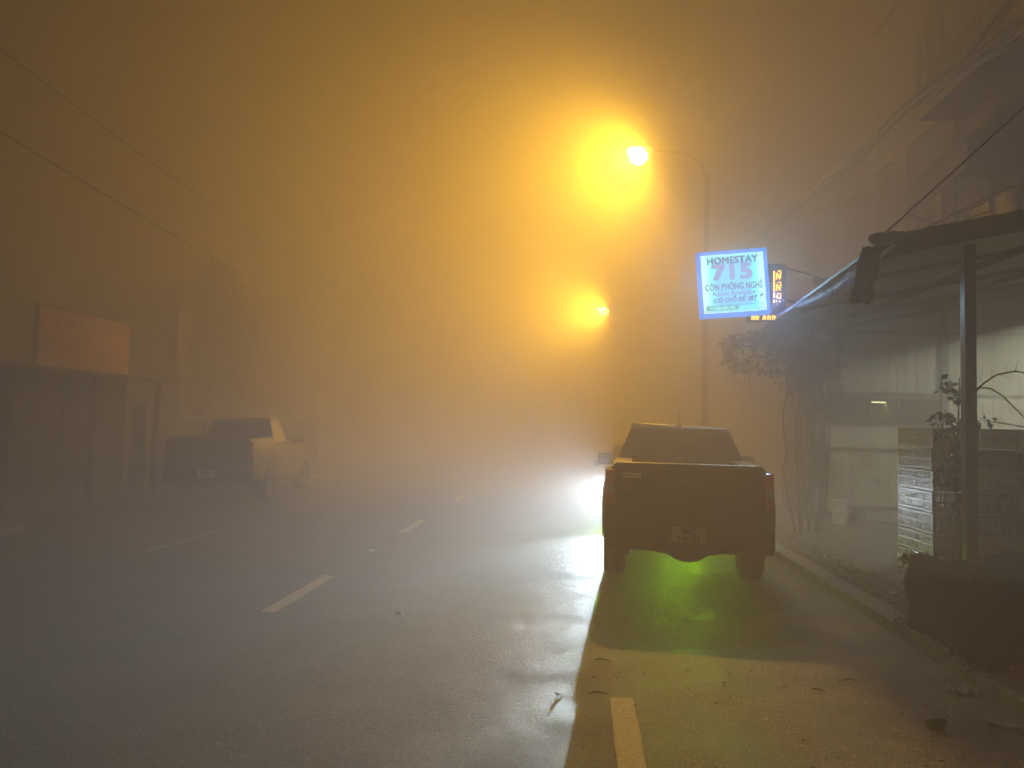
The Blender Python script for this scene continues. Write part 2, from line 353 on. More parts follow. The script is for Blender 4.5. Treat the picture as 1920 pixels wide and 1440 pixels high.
# ------------------------------------------------------------------ the setting
def setting():
    tag(MB().box((-44, -14, -.9), (44, 128, -.03)).build('ground', 'ground'), kind='structure')
    road = MB().box((-8.2, -13, -.3), (2.82, 127, 0)).build('road', 'asphalt'); tag(road, kind='structure')
    # painted markings, each a thin sheet on the road
    rnd = random.Random(3)
    def dash(x, y0, y1, wd, mat):
        mb = MB(); n = 14; pl = []; pr = []
        for i in range(n + 1):
            y = y0 + (y1 - y0) * i / n
            pl.append((x - wd / 2 + rnd.uniform(-.004, .004), y)); pr.append((x + wd / 2 + rnd.uniform(-.004, .004), y))
        for i in range(n):
            mb.quad((*pl[i], .004), (*pr[i], .004), (*pr[i + 1], .004), (*pl[i + 1], .004))
        mb.build('lane_marking', mat, road)
    y = 5.17 - 1.75
    for k in (-1, 0, 4, 5, 6, 7): dash(.315, y + k * 5.45, y + 1.75 + k * 5.45, .15, 'line')
    for k in range(-1, 9): dash(-2.79, 6.94 + k * 5.35, 8.69 + k * 5.35, .14, 'line_dim' if k > 9 else 'line')
    for k in range(-1, 7): dash(-5.6, 9.95 + k * 5.3 - .2, 11.83 + k * 5.3, .13, 'line_dim')
    # right-hand kerb of separate stones
    kerb = MB()
    y = -6.0
    while y < 60:
        l = 1.0; dz = rnd.uniform(-.006, .006)
        kerb.box((2.82, y, -.2), (3.05 + rnd.uniform(-.004, .004), y + l - .012, .10 + dz), bev=.012); y += l
    tag(kerb.build('kerb', 'kerb'), kind='structure')
    # gutter strip of broken ground, then the concrete forecourt
    t = bmesh.new(); bmesh.ops.create_grid(t, x_segments=20, y_segments=300, size=.5)
    for v in t.verts:
        x_ = 3.04 + (v.co.x + .5) * .78; y_ = -4 + (v.co.y + .5) * 40
        v.co = Vector((x_, y_, .07 + .045 * noise.noise(Vector((x_ * 6, y_ * 6, 0))) + .02 * noise.noise(Vector((x_ * 19, y_ * 19, 3)))))
    mb = MB(); mb.add(t); tag(mb.build('verge', 'dirt', smooth=True), kind='structure')
    t = bmesh.new(); bmesh.ops.create_grid(t, x_segments=40, y_segments=120, size=.5)
    for v in t.verts:
        x_ = 3.5 + (v.co.x + .5) * 7; y_ = -4 + (v.co.y + .5) * 30
        e = max(0, 1 - (x_ - 3.5) / .3)
        v.co = Vector((x_, y_, .115 - .11 * e * (1 + .6 * noise.noise(Vector((0, y_ * 2.2, 1)))) + .01 * noise.noise(Vector((x_ * 1.4, y_ * 2.4, 0)))))
    mb = MB(); mb.add(t); tag(mb.build('forecourt', 'forecourt', smooth=True), kind='structure')
    # loose stones and gravel in the strip
    mb = MB(); rnd = random.Random(5)
    for i in range(1500):
        y_ = rnd.uniform(4.5, 15); x_ = rnd.gauss(3.32, .16)
        if x_ < 3.06 or x_ > 3.85: continue
        r_ = abs(rnd.gauss(.0, .012)) + .007
        c = Vector((x_, y_, .075 + .04 * noise.noise(Vector((x_ * 6, y_ * 6, 0))) + r_ * .4))
        t = bmesh.new(); bmesh.ops.create_icosphere(t, subdivisions=1, radius=r_)
        for v in t.verts: v.co = c + Vector((v.co.x * rnd.uniform(.6, 1.5), v.co.y * rnd.uniform(.6, 1.5), v.co.z * rnd.uniform(.4, .9)))
        mb.bm.verts.ensure_lookup_table(); mb.add(t)
    tag(mb.build('gravel', 'stone'), 'wet broken gravel strewn between the kerb and the forecourt', 'gravel', kind='stuff')
    # left pavement
    lk = MB(); y = -4
    while y < 60:
        if not (10.3 < y < 14.2): lk.box((-8.42, y, -.2), (-8.2, y + .985, .12), bev=.012)
        y += 1
    tag(lk.build('far_kerb', 'kerb'), kind='structure')
    tag(MB().box((-11.6, -13, -.2), (-8.42, 127, .10)).build('pavement', 'pave'), kind='structure')
    # right pavement further on, past the forecourt
    tag(MB().box((3.05, 26, -.2), (10.5, 127, .09)).build('side_pavement', 'pave'), kind='structure')
setting()

# ------------------------------------------------------------------ vehicles
def arch(yc, zc, r, n=12, a0=200, a1=-20):
    return [(yc + r * math.cos(R(a0 + (a1 - a0) * i / n)), zc + r * math.sin(R(a0 + (a1 - a0) * i / n))) for i in range(n + 1)]
def interp(tab, z):
    if z <= tab[0][0]: return tab[0][1]
    for (a, wa), (b, wb) in zip(tab, tab[1:]):
        if z <= b:
            t = (z - a) / (b - a); t = t * t * (3 - 2 * t); return wa + (wb - wa) * t
    return tab[-1][1]
def side_shell(mb, profile, side, wtab, t, ytaper=None):
    bm = bmesh.new(); vs = [bm.verts.new((0, y, z)) for y, z in profile]; bm.faces.new(vs)
    bmesh.ops.triangulate(bm, faces=bm.faces[:])
    zs = [.3 + .06 * i for i in range(20)]; ys = [p[0] for p in profile]
    for z in zs: bmesh.ops.bisect_plane(bm, geom=bm.verts[:] + bm.edges[:] + bm.faces[:], plane_co=(0, 0, z), plane_no=(0, 0, 1))
    y0, y1 = min(ys), max(ys)
    for k in range(24):
        bmesh.ops.bisect_plane(bm, geom=bm.verts[:] + bm.edges[:] + bm.faces[:], plane_co=(0, y0 + (y1 - y0) * (k + .5) / 24, 0), plane_no=(0, 1, 0))
    def W(v):
        w_ = interp(wtab, v.co.z)
        if ytaper: w_ -= interp(ytaper, v.co.y)
        return w_
    ex = bmesh.ops.extrude_face_region(bm, geom=bm.faces[:])
    inner = set(v for v in ex['geom'] if isinstance(v, bmesh.types.BMVert))
    for v in bm.verts:
        v.co.x = side * (W(v) - (t if v in inner else 0))
    for f in bm.faces: f.smooth = False
    mb.add(bm)
def wheel(parent, x, y, r, wd, side):
    wrap = MB()
    h = wd / 2; prof = [(-h * .7, r * .66), (-h, r * .72), (-h, r * .93), (-h * .8, r), (-h * .3, r), (-h * .25, r * .985), (h * .25, r * .985), (h * .3, r), (h * .8, r), (h, r * .93), (h, r * .72), (h * .7, r * .66)]
    wrap.lathe(prof, 'X', n=36)
    tyre = wrap.build('tyre', 'rubber')
    rim = MB(); f = side * h * .55
    rim.lathe([(-h * .7, r * .665), (-h * .7, r * .6), (h * .7, r * .6), (h * .7, r * .665)], 'X', n=28)
    rim.lathe([(f, .001), (f, r * .16), (f - side * .03, r * .17)], 'X', n=16)
    for k in range(6):
        a = 2 * math.pi * k / 6
        rim.box((min(f, f - side * .03), r * .1, -r * .07), (max(f, f - side * .03), r * .63, r * .07), rot=Matrix.Rotation(a, 3, 'X'), piv=(0, 0, 0))
    wh = bpy.data.objects.new('wheel', None); C.objects.link(wh); wh.parent = parent; wh.location = (x, y, r)
    tyre.parent = wh; rim.build('rim', 'alloy', wh)
    return wh
def cab(parent, yb0, yb1, zb, yt0, yt1, zt, wb, wt, paint, glassm, split=.5, crown=.035, rear_split=None):
    """glasshouse: pillars and roof with open window holes, panes as parts"""
    mid_b = yb0 + (yb1 - yb0) * split; mid_t = yt0 + (yt1 - yt0) * (split + .05)
    def ring(w_, z, a, m_, b): return [Vector((-w_, a, z)), Vector((-w_, m_, z)), Vector((-w_, b, z)), Vector((w_, b, z)), Vector((w_, m_, z)), Vector((w_, a, z))]
    B = ring(wb, zb, yb0, mid_b, yb1); T = ring(wt, zt, yt0, mid_t, yt1)
    for p in (B[0], B[5]): p.y += .05
    for p in (T[0], T[5]): p.y += .035
    for p in (T[2], T[3]): p.y -= .04
    frame = bmesh.new(); fb = [frame.verts.new(p) for p in B]; ft = [frame.verts.new(p) for p in T]
    quads = []
    for i in range(6):
        j = (i + 1) % 6
        quads.append(frame.faces.new((fb[i], fb[j], ft[j], ft[i])))
    frame.faces.new(ft)
    panes = []
    for i, f in enumerate(quads):
        res = bmesh.ops.inset_individual(frame, faces=[f], thickness=.055 if i not in (5,) else .06, use_even_offset=True)
        panes.append([v.co.copy() for v in f.verts])
    bmesh.ops.delete(frame, geom=quads, context='FACES_ONLY')
    # rounded roof: lift the middle
    roof = [f for f in frame.faces if all(abs(v.co.z - zt) < 1e-4 for v in f.verts)]
    r_ = bmesh.ops.inset_region(frame, faces=roof, thickness=.10, use_even_offset=True)
    for f in roof:
        for v in f.verts: v.co.z += crown
    bmesh.ops.recalc_face_normals(frame, faces=frame.faces[:])
    bmesh.ops.solidify(frame, geom=frame.faces[:], thickness=.035)
    mb = MB(); mb.add(frame); mb.build('cab_frame', paint, parent)
    names = ['side_window', 'side_window', 'windscreen', 'side_window', 'side_window', 'rear_window']
    for nme, pn in zip(names, panes):
        g = MB(); c = sum(pn, Vector()) / 4
        g.quad(*[p + (p - c).normalized() * .015 for p in pn])
        g.build(nme, glassm, parent)
def seats(parent, rows, zf, xs):
    for (y, rake) in rows:
        for x in xs:
            st = MB().box((x - .25, y - .05, zf), (x + .25, y + .07, zf + .62), bev=.05, rot=Matrix.Rotation(R(8), 3, 'X')).build('seat', 'seat', parent)
            MB().box((x - .13, y - .07, zf + .66), (x + .13, y + .03, zf + .86), bev=.045).tube([(x - .05, y - .02, zf + .55), (x - .05, y - .02, zf + .7)], .008).tube([(x + .05, y - .02, zf + .55), (x + .05, y - .02, zf + .7)], .008).build('headrest', 'seat', st)

def pickup(label, loc, rz, paint, plate, sticker=True):
    t = thing('pickup_truck', loc, label, 'pickup truck', rz=rz)
    wt_ = [(.40, .895), (.60, .925), (.95, .93), (1.12, .915), (1.28, .875), (1.40, .80)]
    prof = [(0.03, .58), (.66, .50)] + arch(1.20, .40, .46) + [(1.75, .42), (3.86, .42)] + arch(4.42, .40, .46)[0:] + [(5.02, .48), (5.24, .55), (5.28, .80), (5.22, 1.00), (5.02, 1.10), (4.3, 1.17), (3.82, 1.22), (1.70, 1.25), (1.66, 1.385), (0.03, 1.375)]
    mb = MB()
    for sd in (-1, 1): side_shell(mb, prof, sd, wt_, .20, ytaper=[(0, .03), (.25, .0), (4.3, 0), (5.28, .16)])
    mb.box((-.72, .10, .62), (.72, 5.05, .70))
    mb.box((-.74, 1.60, .70), (.74, 1.66, 1.37))          # bed front wall
    mb.box((-.72, 3.80, .70), (.72, 3.86, 1.20))          # firewall
    mb.box((-.74, 5.0, .48), (.74, 5.24, 1.02), bev=.04)  # nose
    body = mb.build('body', paint, t)
    hd = MB(); hd.quad((-.76, 3.82, 1.22), (.76, 3.82, 1.22), (.74, 5.06, 1.10), (-.74, 5.06, 1.10)); hd.quad((-.74, 5.06, 1.10), (.74, 5.06, 1.10), (.70, 5.2, .98), (-.70, 5.2, .98))
    hd.build('bonnet', paint, t)
    cab(t, 1.62, 3.95, 1.235, 1.98, 3.22, 1.775, .85, .635, paint, 'glass' if paint == 'dark_paint' else 'glass_dark')
    MB().box((-.6, 1.63, .70), (.6, 1.67, 1.2)).build('cab_back', paint, t)
    seats(t, [(2.05, 0), (3.0, 0)], .80, (-.38, .38))
    MB().box((-.1, 1.99, 1.40), (.1, 2.05, 1.52), bev=.03).build('headrest', 'seat', t)
    sw = MB(); sw.lathe([(0, .17), (.02, .19), (.04, .17)], 'Y', (-.38, 3.45, 1.12), n=20); sw.build('steering_wheel', 'black_plastic', t)
    # tailgate with pressed panel, handle, badge
    tg = MB(); tg.box((-.765, -.02, .66), (.765, .045, 1.385), bev=.018)
    tg.box((-.70, -.034, .78), (.70, -.018, .80), bev=.004); tg.box((-.70, -.034, 1.24), (.70, -.018, 1.255), bev=.004)
    tg.box((-.765, -.035, 1.372), (.765, .06, 1.398), bev=.008)
    tgo = tg.build('tailgate', paint, t)
    MB().box((-.13, -.045, 1.16), (.13, -.02, 1.22), bev=.01).build('handle', 'black_plastic', tgo)
    ov = MB(); ov.lathe([(-.02, .001), (-.042, .06), (-.040, .072), (-.02, .075)], 'Y', n=28); ov.xf(Matrix.Diagonal((1.9, 1, .75, 1))); ov.xf(Matrix.Translation((0, 0, 1.065)))
    ovo = ov.build('oval_badge', 'steel', tgo)
    rg = MB(); pts = [(.133 * math.cos(a_ * math.pi / 15), -.043, 1.065 + .052 * math.sin(a_ * math.pi / 15)) for a_ in range(31)]
    rg.tube(pts, .004, n=5, caps=False).build('badge_ring', 'chrome', tgo)
    if sticker:
        MB().box((-.69, -.0365, 1.235), (-.50, -.0345, 1.285)).build('sticker', 'white', tgo)
        sm = MB()
        for k in range(9): sm.box((-.655 + k * .016, -.0385, 1.250), (-.645 + k * .016, -.037, 1.268))
        sm.box((-.682, -.0385, 1.247), (-.664, -.037, 1.273)); sm.build('sticker_print', 'steel', tgo)
        MB().box((-.625, -.03, 1.09), (-.61, -.02, 1.14)).build('small_badge', 'chrome', tgo)
    # tail lamps wrap the corners
    for sd in (-1, 1):
        tl = MB(); tl.box((sd * .768, -.03, .93), (sd * .885, .10, 1.32), bev=.03)
        tlo = tl.build('tail_lamp', 'tail_red', t)
        MB().box((sd * .785, -.036, 1.07), (sd * .875, -.028, 1.15), bev=.003).build('reversing_lamp', 'tail_clear', tlo)
    # bumper with plate recess and step
    bp = MB(); bp.box((-.885, -.10, .47), (-.30, .06, .74), bev=.05); bp.box((.30, -.10, .47), (.885, .06, .74), bev=.05)
    bp.box((-.32, -.09, .50), (.32, .04, .78), bev=.02); bp.box((-.26, -.145, .755), (.26, -.02, .785), bev=.01)
    bpo = bp.build('rear_bumper', 'black_plastic', t)
    pl = MB().box((-.175, -.125, .575), (.175, -.112, .745), bev=.004).build('number_plate', 'white', bpo)
    if not plate:
        ps = MB()
        for r_ in (.60, .672):
            for k in range(5): ps.box((-.11 + k * .045, -.127, r_), (-.085 + k * .045, -.1255, r_ + .05))
        ps.build('plate_text', 'black', pl)
    if plate: text_obj('plate_text', plate[0], 'black', pl, (0, -.127, .668), .088, xs=1.0, bold=.0025)
    if plate: text_obj('plate_text', plate[1], 'black', pl, (0, -.127, .588), .088, xs=1.0, bold=.0025)
    MB().box((-.05, -.14, .79), (.05, -.10, .805), bev=.004).build('plate_lamp', 'chrome', bpo)
    # tow bar and underbody
    tb = MB(); cpoly = [(-.62, .52), (-.60, .46), (-.36, .455), (-.22, .43), (-.12, .375), (-.05, .355), (.05, .355), (.12, .375), (.22, .43), (.36, .455), (.60, .46), (.62, .52)]
    tb.prism(cpoly, .02, .10, 'Y'); tb.build('tow_bar', 'steel', t)
    ub = MB(); ub.tube([(-.72, 1.2, .40), (.72, 1.2, .40)], .05, n=10); hull_lump(ub, (0.05, 1.2, .42), (.16, .17, .15), 1, 2, .05)
    for sd in (-1, 1):
        ub.box((sd * .42, .1, .50), (sd * .52, 5.0, .62)); ub.tube([(sd * .56, .25, .56), (sd * .56, .7, .42), (sd * .56, 1.2, .35), (sd * .56, 1.8, .44), (sd * .56, 2.2, .52)], .025, n=6)
        ub.tube([(sd * .45, 1.1, .36), (sd * .38, 1.5, .60)], .025, n=8)
    ub.tube([(.0, 1.2, .45), (0, 3.6, .52)], .04, n=8); ub.tube([(.40, .15, .47), (.44, .9, .50), (.30, 1.6, .52), (.28, 3.4, .48)], .03, n=8)
    ub.box((-.30, 2.1, .44), (.28, 3.3, .60), bev=.04)
    ub.build('underbody', 'steel', t)
    sp = MB(); sp.lathe([(-.09, .2), (-.10, .33), (-.05, .37), (.05, .37), (.10, .33), (.09, .2), (-.09, .2)], 'Z', (0, .62, .57), n=28); sp.build('spare_wheel', 'rubber', t)
    for sd in (-1, 1):
        mf = MB(); mf.box((sd * .62, .70, .30), (sd * .90, .72, .66)); mf.build('mud_flap', 'rubber', t)
        for q in (0, .09, .15): MB().box((sd * (.50 + q), .18, .44 + q * .05), (sd * (.515 + q), .24, .56)).build('bracket', 'steel', t)
    for sd in (-1, 1):
        wheel(t, sd * .795, 1.20, .385, .255, sd); wheel(t, sd * .795, 4.42, .385, .255, sd)
        mr = MB(); mr.box((sd * .93, 3.16, 1.22), (sd * 1.13, 3.26, 1.40), bev=.035); mr.tube([(sd * .84, 3.3, 1.24), (sd * 1.0, 3.22, 1.27)], .03, n=6)
        mo = mr.build('wing_mirror', paint, t)
        MB().box((sd * .955, 3.150, 1.245), (sd * 1.105, 3.158, 1.375)).build('mirror_glass', 'chrome', mo)
        hl = MB().box((sd * .50, 5.12, .84), (sd * .80, 5.27, 1.02), bev=.03); hl.build('headlight', 'tail_clear', t)
        MB().box((sd * .93, 2.35, 1.02), (sd * .955, 2.52, 1.05), bev=.008).build('door_handle', paint, t)
        MB().box((sd * .95, 1.85, .35), (sd * .80, 3.7, .41), bev=.015).build('side_step', 'black_plastic', t)
    # roof aerial
    an = MB(); an.box((-.035, 2.05, 1.80), (.035, 2.16, 1.835), bev=.012); an.tube([(0, 2.09, 1.82), (0, 2.03, 2.03)], [.006, .003], n=6); an.build('aerial', 'black_plastic', t)
    return t

truck = pickup('dark pickup truck with tailgate towards the road, parked at the kerb beside the sign', (1.19, 8.40, 0), R(-4.5), 'dark_paint', ('24C', '141.31'))
pickup('pale silver pickup truck parked in the fog across the road below the orange billboard', (-7.42, 15.05, 0), R(6.5), 'silver_paint', None, sticker=False)

def hatch(label, loc, rz):
    t = thing('parked_car', loc, label, 'car', rz=rz)
    wt_ = [(.3, .80), (.5, .845), (.75, .85), (.98, .82), (1.1, .80)]
    prof = [(0.0, .45), (.35, .38)] + arch(.78, .32, .36) + [(1.2, .32), (2.95, .32)] + arch(3.38, .32, .36) + [(3.85, .38), (4.12, .42), (4.16, .62), (4.10, .78), (3.9, .85), (3.1, .95), (2.95, .97), (.15, 1.02), (.03, .92)]
    mb = MB()
    for sd in (-1, 1): side_shell(mb, prof, sd, wt_, .16, ytaper=[(0, .08), (.3, 0), (3.4, 0), (4.16, .16)])
    mb.box((-.70, .05, .35), (.70, 3.9, .42)); mb.box((-.70, .02, .42), (.70, .08, 1.0)); mb.box((-.70, 2.9, .42), (.70, 2.95, .96))
    mb.box((-.70, 3.95, .32), (.70, 4.14, .60), bev=.04); mb.box((-.66, 4.0, .62), (.66, 4.06, .80), bev=.01)
    mb.quad((-.70, 2.93, .965), (.70, 2.93, .965), (.68, 3.9, .86), (-.68, 3.9, .86)); mb.quad((-.68, 3.9, .86), (.68, 3.9, .86), (.66, 4.06, .79), (-.66, 4.06, .79))
    mb.build('body', 'car_paint', t)
    cab(t, .12, 3.05, 1.0, .55, 2.25, 1.41, .80, .60, 'car_paint', 'glass_dark')
    gr = MB()
    for k in range(4): gr.box((-.36, 4.06, .64 + k * .035), (.36, 4.075, .655 + k * .035))
    gr.build('grille', 'black_plastic', t)
    for sd in (-1, 1):
        wheel(t, sd * .73, .78, .31, .2, sd); wheel(t, sd * .73, 3.38, .31, .2, sd)
        hl = MB().box((sd * .48, 4.0, .66), (sd * .76, 4.09, .80), bev=.02).build('headlight', 'tail_clear', t)
        MB().lathe([(4.10, .001), (4.10, .045), (4.07, .055)], 'Y', (sd * .63, 0, .73), n=16).build('lamp_lens', 'headlamp', hl)
        MB().box((sd * .53, 4.0, .748 + HEAD_LID), (sd * .75, 4.21, .775 + HEAD_LID), bev=.0).build('beam_cutoff_plate', 'black_plastic', hl)  # unseen plate added to cut off the top of the headlight beam
        fl = MB().lathe([(4.145, .001), (4.145, .045), (4.10, .055)], 'Y', (sd * .64, 0, .42), n=16).build('fog_lamp', 'foglamp', t)
        MB().box((sd * .56, 4.08, .42 + FOG_LID), (sd * .72, 4.22, .435 + FOG_LID)).build('beam_cutoff_plate', 'black_plastic', fl)  # added plate that trims the fog beam from above
        mr = MB().box((sd * .84, 2.62, .98), (sd * 1.0, 2.72, 1.10), bev=.03).build('wing_mirror', 'car_paint', t)
        # the light the lamps throw
        l = lamp_light('headlight_beam', 'SPOT', (sd * .63, 4.145, .745), HEAD_W * (1 if sd > 0 else .15), (.68, .84, 1.0), .016, spot_size=R(HEAD_A), spot_blend=.9)
        l.parent = hl; l.scale = (1, HEAD_SQ, 1)
        d = Vector((HEAD_DX if sd > 0 else -3.0, 10, HEAD_DZ)).normalized()       # local: +y is forward
        l.rotation_euler = d.to_track_quat('-Z', 'Y').to_euler()
        l = lamp_light('fog_beam', 'SPOT', (sd * .64, 4.155, .42), FOG_W, (.40, 1.0, .01), .006, spot_size=R(FOG_A), spot_blend=.8)
        l.parent = fl; d = Vector((FOG_DX, 10, FOG_DZ)).normalized(); l.rotation_euler = d.to_track_quat('-Z', 'Y').to_euler()
    return t
hatch('small grey car nose to nose with the dark pickup, headlights and green fog lamps lit', (1.35, 18.80, 0), math.pi)

# ------------------------------------------------------------------ street lamps
def street_lamp():
    t = thing('street_lamp', (3.30, 20.5, 0), 'nearer sodium street lamp glaring above the road beyond the dark pickup', 'street lamp', 'sodium lamps along the road')
    p = MB(); p.tube([(0, 0, 0), (0, 0, 4), (0, 0, 8.6)], [.11, .085, .06], n=12); p.box((-.2, -.2, 0), (.2, .2, .12), bev=.02); p.build('pole', 'pole_dark', t)
    a = MB(); a.tube([(0, 0, 8.3), (-.15, 0, 8.9), (-.6, 0, 9.17), (-1.5, 0, 9.25)], [.05, .045, .04, .035], n=8); a.build('arm', 'pole_dark', t)
    h = MB(); h.prism([(-2.14, 9.12), (-2.12, 9.24), (-1.8, 9.32), (-1.5, 9.30), (-1.42, 9.14)], -.15, .15, 'Y'); ho = h.build('lamp_head', 'pole_dark', t)
    l = MB(); hull_lump(l, (-1.81, 0, 9.08), (.25, .25, .23), 2, 3, 0); l.build('lamp_lens', 'sodium', ho)
    s = lamp_light('sodium_light', 'SPOT', (-1.81, -.32, 9.06), LAMP_W, ORANGE, .16, spot_size=R(180), spot_blend=LAMP_B)
    q = lamp_light('road_lobe', 'SPOT', (-1.81, -.32, 9.04), LOBE_W, ORANGE, .16, spot_size=R(LOBE_A), spot_blend=1); q.parent = t; q.rotation_euler = Vector((-1.3, -15.2, -9.05)).to_track_quat('-Z', 'Y').to_euler()
    q = lamp_light('bulb_light', 'POINT', (-1.81, -.32, 9.06), BULB_W, ORANGE, .16); q.parent = t
    s.parent = t; d = Vector(LAMP_D); s.rotation_euler = d.to_track_quat('-Z', 'Y').to_euler()
    return t
sl = street_lamp()
for x, y, sz, lb in ((3.02, 38, .83, 'smaller sodium street lamp low in the fog, next one past the nearer lamp'),):
    c = copy_tree(sl); c.location = (x, y, 0); c.scale = (1, 1, sz); c['label'] = lb
    for k in children(c):
        if k.type == 'LIGHT' and k.data.spot_size > 3 if k.type == 'LIGHT' and k.data.type == 'SPOT' else False: k.data = k.data.copy(); k.data.energy *= FAR_K; k.rotation_euler = Vector(FAR_D).to_track_quat('-Z', 'Y').to_euler()

# ------------------------------------------------------------------ homestay light box
def homestay_sign():
    t = thing('lightbox_sign', (2.37, 12.0, 3.58), 'glowing blue and white square homestay light box hanging over the vine', 'sign', rz=R(-3))
    t.rotation_euler.y = R(-4.2); w_, h_, d_ = .465, .90, .18
    M_face, nt, b = _nodes('sign_face'); nt.nodes.remove(b); N = nt.nodes.new; L = nt.links
    tc = N('ShaderNodeTexCoord'); sx = N('ShaderNodeSeparateXYZ'); L.new(tc.outputs['Object'], sx.inputs[0])
    ax = N('ShaderNodeMath'); ax.operation = 'ABSOLUTE'; L.new(sx.outputs['X'], ax.inputs[0])
    rx = N('ShaderNodeMapRange'); rx.interpolation_type = 'SMOOTHSTEP'; rx.inputs[1].default_value = .22; rx.inputs[2].default_value = .43; L.new(ax.outputs[0], rx.inputs[0])
    sz = N('ShaderNodeMath'); sz.operation = 'SUBTRACT'; L.new(sx.outputs['Z'], sz.inputs[0]); sz.inputs[1].default_value = h_ / 2
    az = N('ShaderNodeMath'); az.operation = 'ABSOLUTE'; L.new(sz.outputs[0], az.inputs[0])
    rz_ = N('ShaderNodeMapRange'); rz_.interpolation_type = 'SMOOTHSTEP'; rz_.inputs[1].default_value = .33; rz_.inputs[2].default_value = .47; L.new(az.outputs[0], rz_.inputs[0])
    mxx = N('ShaderNodeMath'); mxx.operation = 'MAXIMUM'; L.new(rx.outputs[0], mxx.inputs[0]); L.new(rz_.outputs[0], mxx.inputs[1])
    cr = N('ShaderNodeValToRGB'); L.new(mxx.outputs[0], cr.inputs[0])
    e = cr.color_ramp.elements; e[0].position = 0; e[0].color = (.10, .46, .90, 1); e[1].position = 1; e[1].color = (.55, 1.0, 1.0, 1)
    k = e.new(.5); k.color = (.06, .92, .92, 1)
    em = N('ShaderNodeEmission'); L.new(cr.outputs[0], em.inputs[0]); em.inputs[1].default_value = SIGN_E
    L.new(em.outputs[0], nt.nodes['Material Output'].inputs[0])
    MB().box((-w_, -d_ / 2, 0), (w_, -d_ / 2 + .02, h_)).build('face', M_face, t)
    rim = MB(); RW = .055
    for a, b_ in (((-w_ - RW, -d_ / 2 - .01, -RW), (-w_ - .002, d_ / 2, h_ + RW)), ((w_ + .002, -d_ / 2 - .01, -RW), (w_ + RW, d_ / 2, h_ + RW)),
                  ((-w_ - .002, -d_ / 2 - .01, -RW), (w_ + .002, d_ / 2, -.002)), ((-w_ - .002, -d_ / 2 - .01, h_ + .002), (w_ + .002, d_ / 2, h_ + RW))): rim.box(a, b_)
    rim.build('frame', emat('sign_halo_blue', (.05, .25, .98), SIGN_RIM), t)  # blue glow of the rim stands in for the halo around the box
    MB().box((-w_, d_ / 2 - .03, 0), (w_, d_ / 2 - .005, h_)).build('back', 'steel', t)
    ink = {}
    for n_, c in (('navy', (.045, .085, .42)), ('violet', (.34, .26, .78)), ('mauve', (.20, .30, .70)), ('teal', (.02, .42, .50)), ('pale', (.35, .9, .9))):
        ink[n_] = emat('sign_ink_' + n_, c, SIGN_E * {'navy': .42, 'violet': .62, 'mauve': .5, 'teal': .7, 'pale': 1}[n_])
    y = -d_ / 2 - .004
    text_obj('lettering', 'HOMESTAY', ink['navy'], t, (0, y, .755), .148, xs=.93, bold=.0075, sp=1.10)
    text_obj('number_outline', '715', ink['teal'], t, (-.01, y + .0015, .515), .315, xs=1.25, bold=.021, sp=1.06)
    text_obj('number', '715', ink['violet'], t, (-.01, y - .002, .515), .315, xs=1.25, bold=.013, sp=1.06)
    text_obj('lettering', 'CÒN PHÒNG NGHỈ', ink['navy'], t, (0, y, .350), .138, xs=.64, bold=.0042, sp=1.08)
    text_obj('lettering', 'Room Available', ink['mauve'], t, (0, y, .262), .098, xs=.98, bold=.0025, sp=1.05)
    text_obj('lettering', '(CÓ CHỖ ĐỂ XE)', ink['navy'], t, (0, y, .160), .090, xs=.86, bold=.0032, sp=1.08)
    MB().box((-.43, y, .035), (.05, y + .004, .115)).build('address_strip', ink['teal'], t)
    text_obj('lettering', '715 ĐIỆN BIÊN PHỦ', ink['pale'], t, (-.19, y - .003, .052), .058, xs=.75, bold=.0012)
    fr = MB()
    for a, b_ in (((.06, .035), (.43, .043)), ((.06, .107), (.43, .115)), ((.06, .043), (.068, .107)), ((.422, .043), (.43, .107))): fr.box((a[0], y, a[1]), (b_[0], y + .004, b_[1]))
    fr.build('phone_frame', ink['teal'], t)
    sg = MB()
    for k, (x0, z0, an, ln) in enumerate([(.27, .245, 250, .075), (.30, .25, 285, .06), (.345, .25, 230, .05), (.375, .20, 50, .085), (.36, .22, 20, .05)]):
        c_, s_ = math.cos(R(an)), math.sin(R(an)); yy = y - .012 - k * .004
        pts = [(0, 0), (.3, .18), (.7, .16), (1, 0), (.7, -.16), (.3, -.18)]
        vs = [sg.bm.verts.new((x0 + ln * (u * c_ - v * s_), yy, z0 + ln * (u * s_ + v * c_))) for u, v in pts]; sg.bm.faces.new(vs)
    sg.build('vine_leaves', ink['navy'], t)  # vine leaves in front of the face, coloured with the sign's glowing ink
    for z in (.72, .2): MB().tube([(w_ + .03, 0, z), (1.0, .6, z), (1.8, 1.6, z)], .018, n=6).build('bracket', 'steel', t)
    l = lamp_light('halo_light', 'POINT', (w_ + .12, -.20, .1), HALO_W, (.18, .32, 1.0), .05); l.parent = t  # added blue point light for the halo and the tarpaulin strip
    l = lamp_light('halo_light', 'POINT', (-w_ - .12, -.10, .5), HALO_W * .25, (.18, .32, 1.0), .05); l.parent = t  # second added light, for the halo on the left side
    l = lamp_light('sign_light', 'AREA', (0, -d_ / 2 - .06, h_ / 2), SIGN_W, (.46, .82, 1.0)); l.data.size = .85
    l.parent = t; l.rotation_euler = (R(-90), 0, 0)
    return t
homestay_sign()

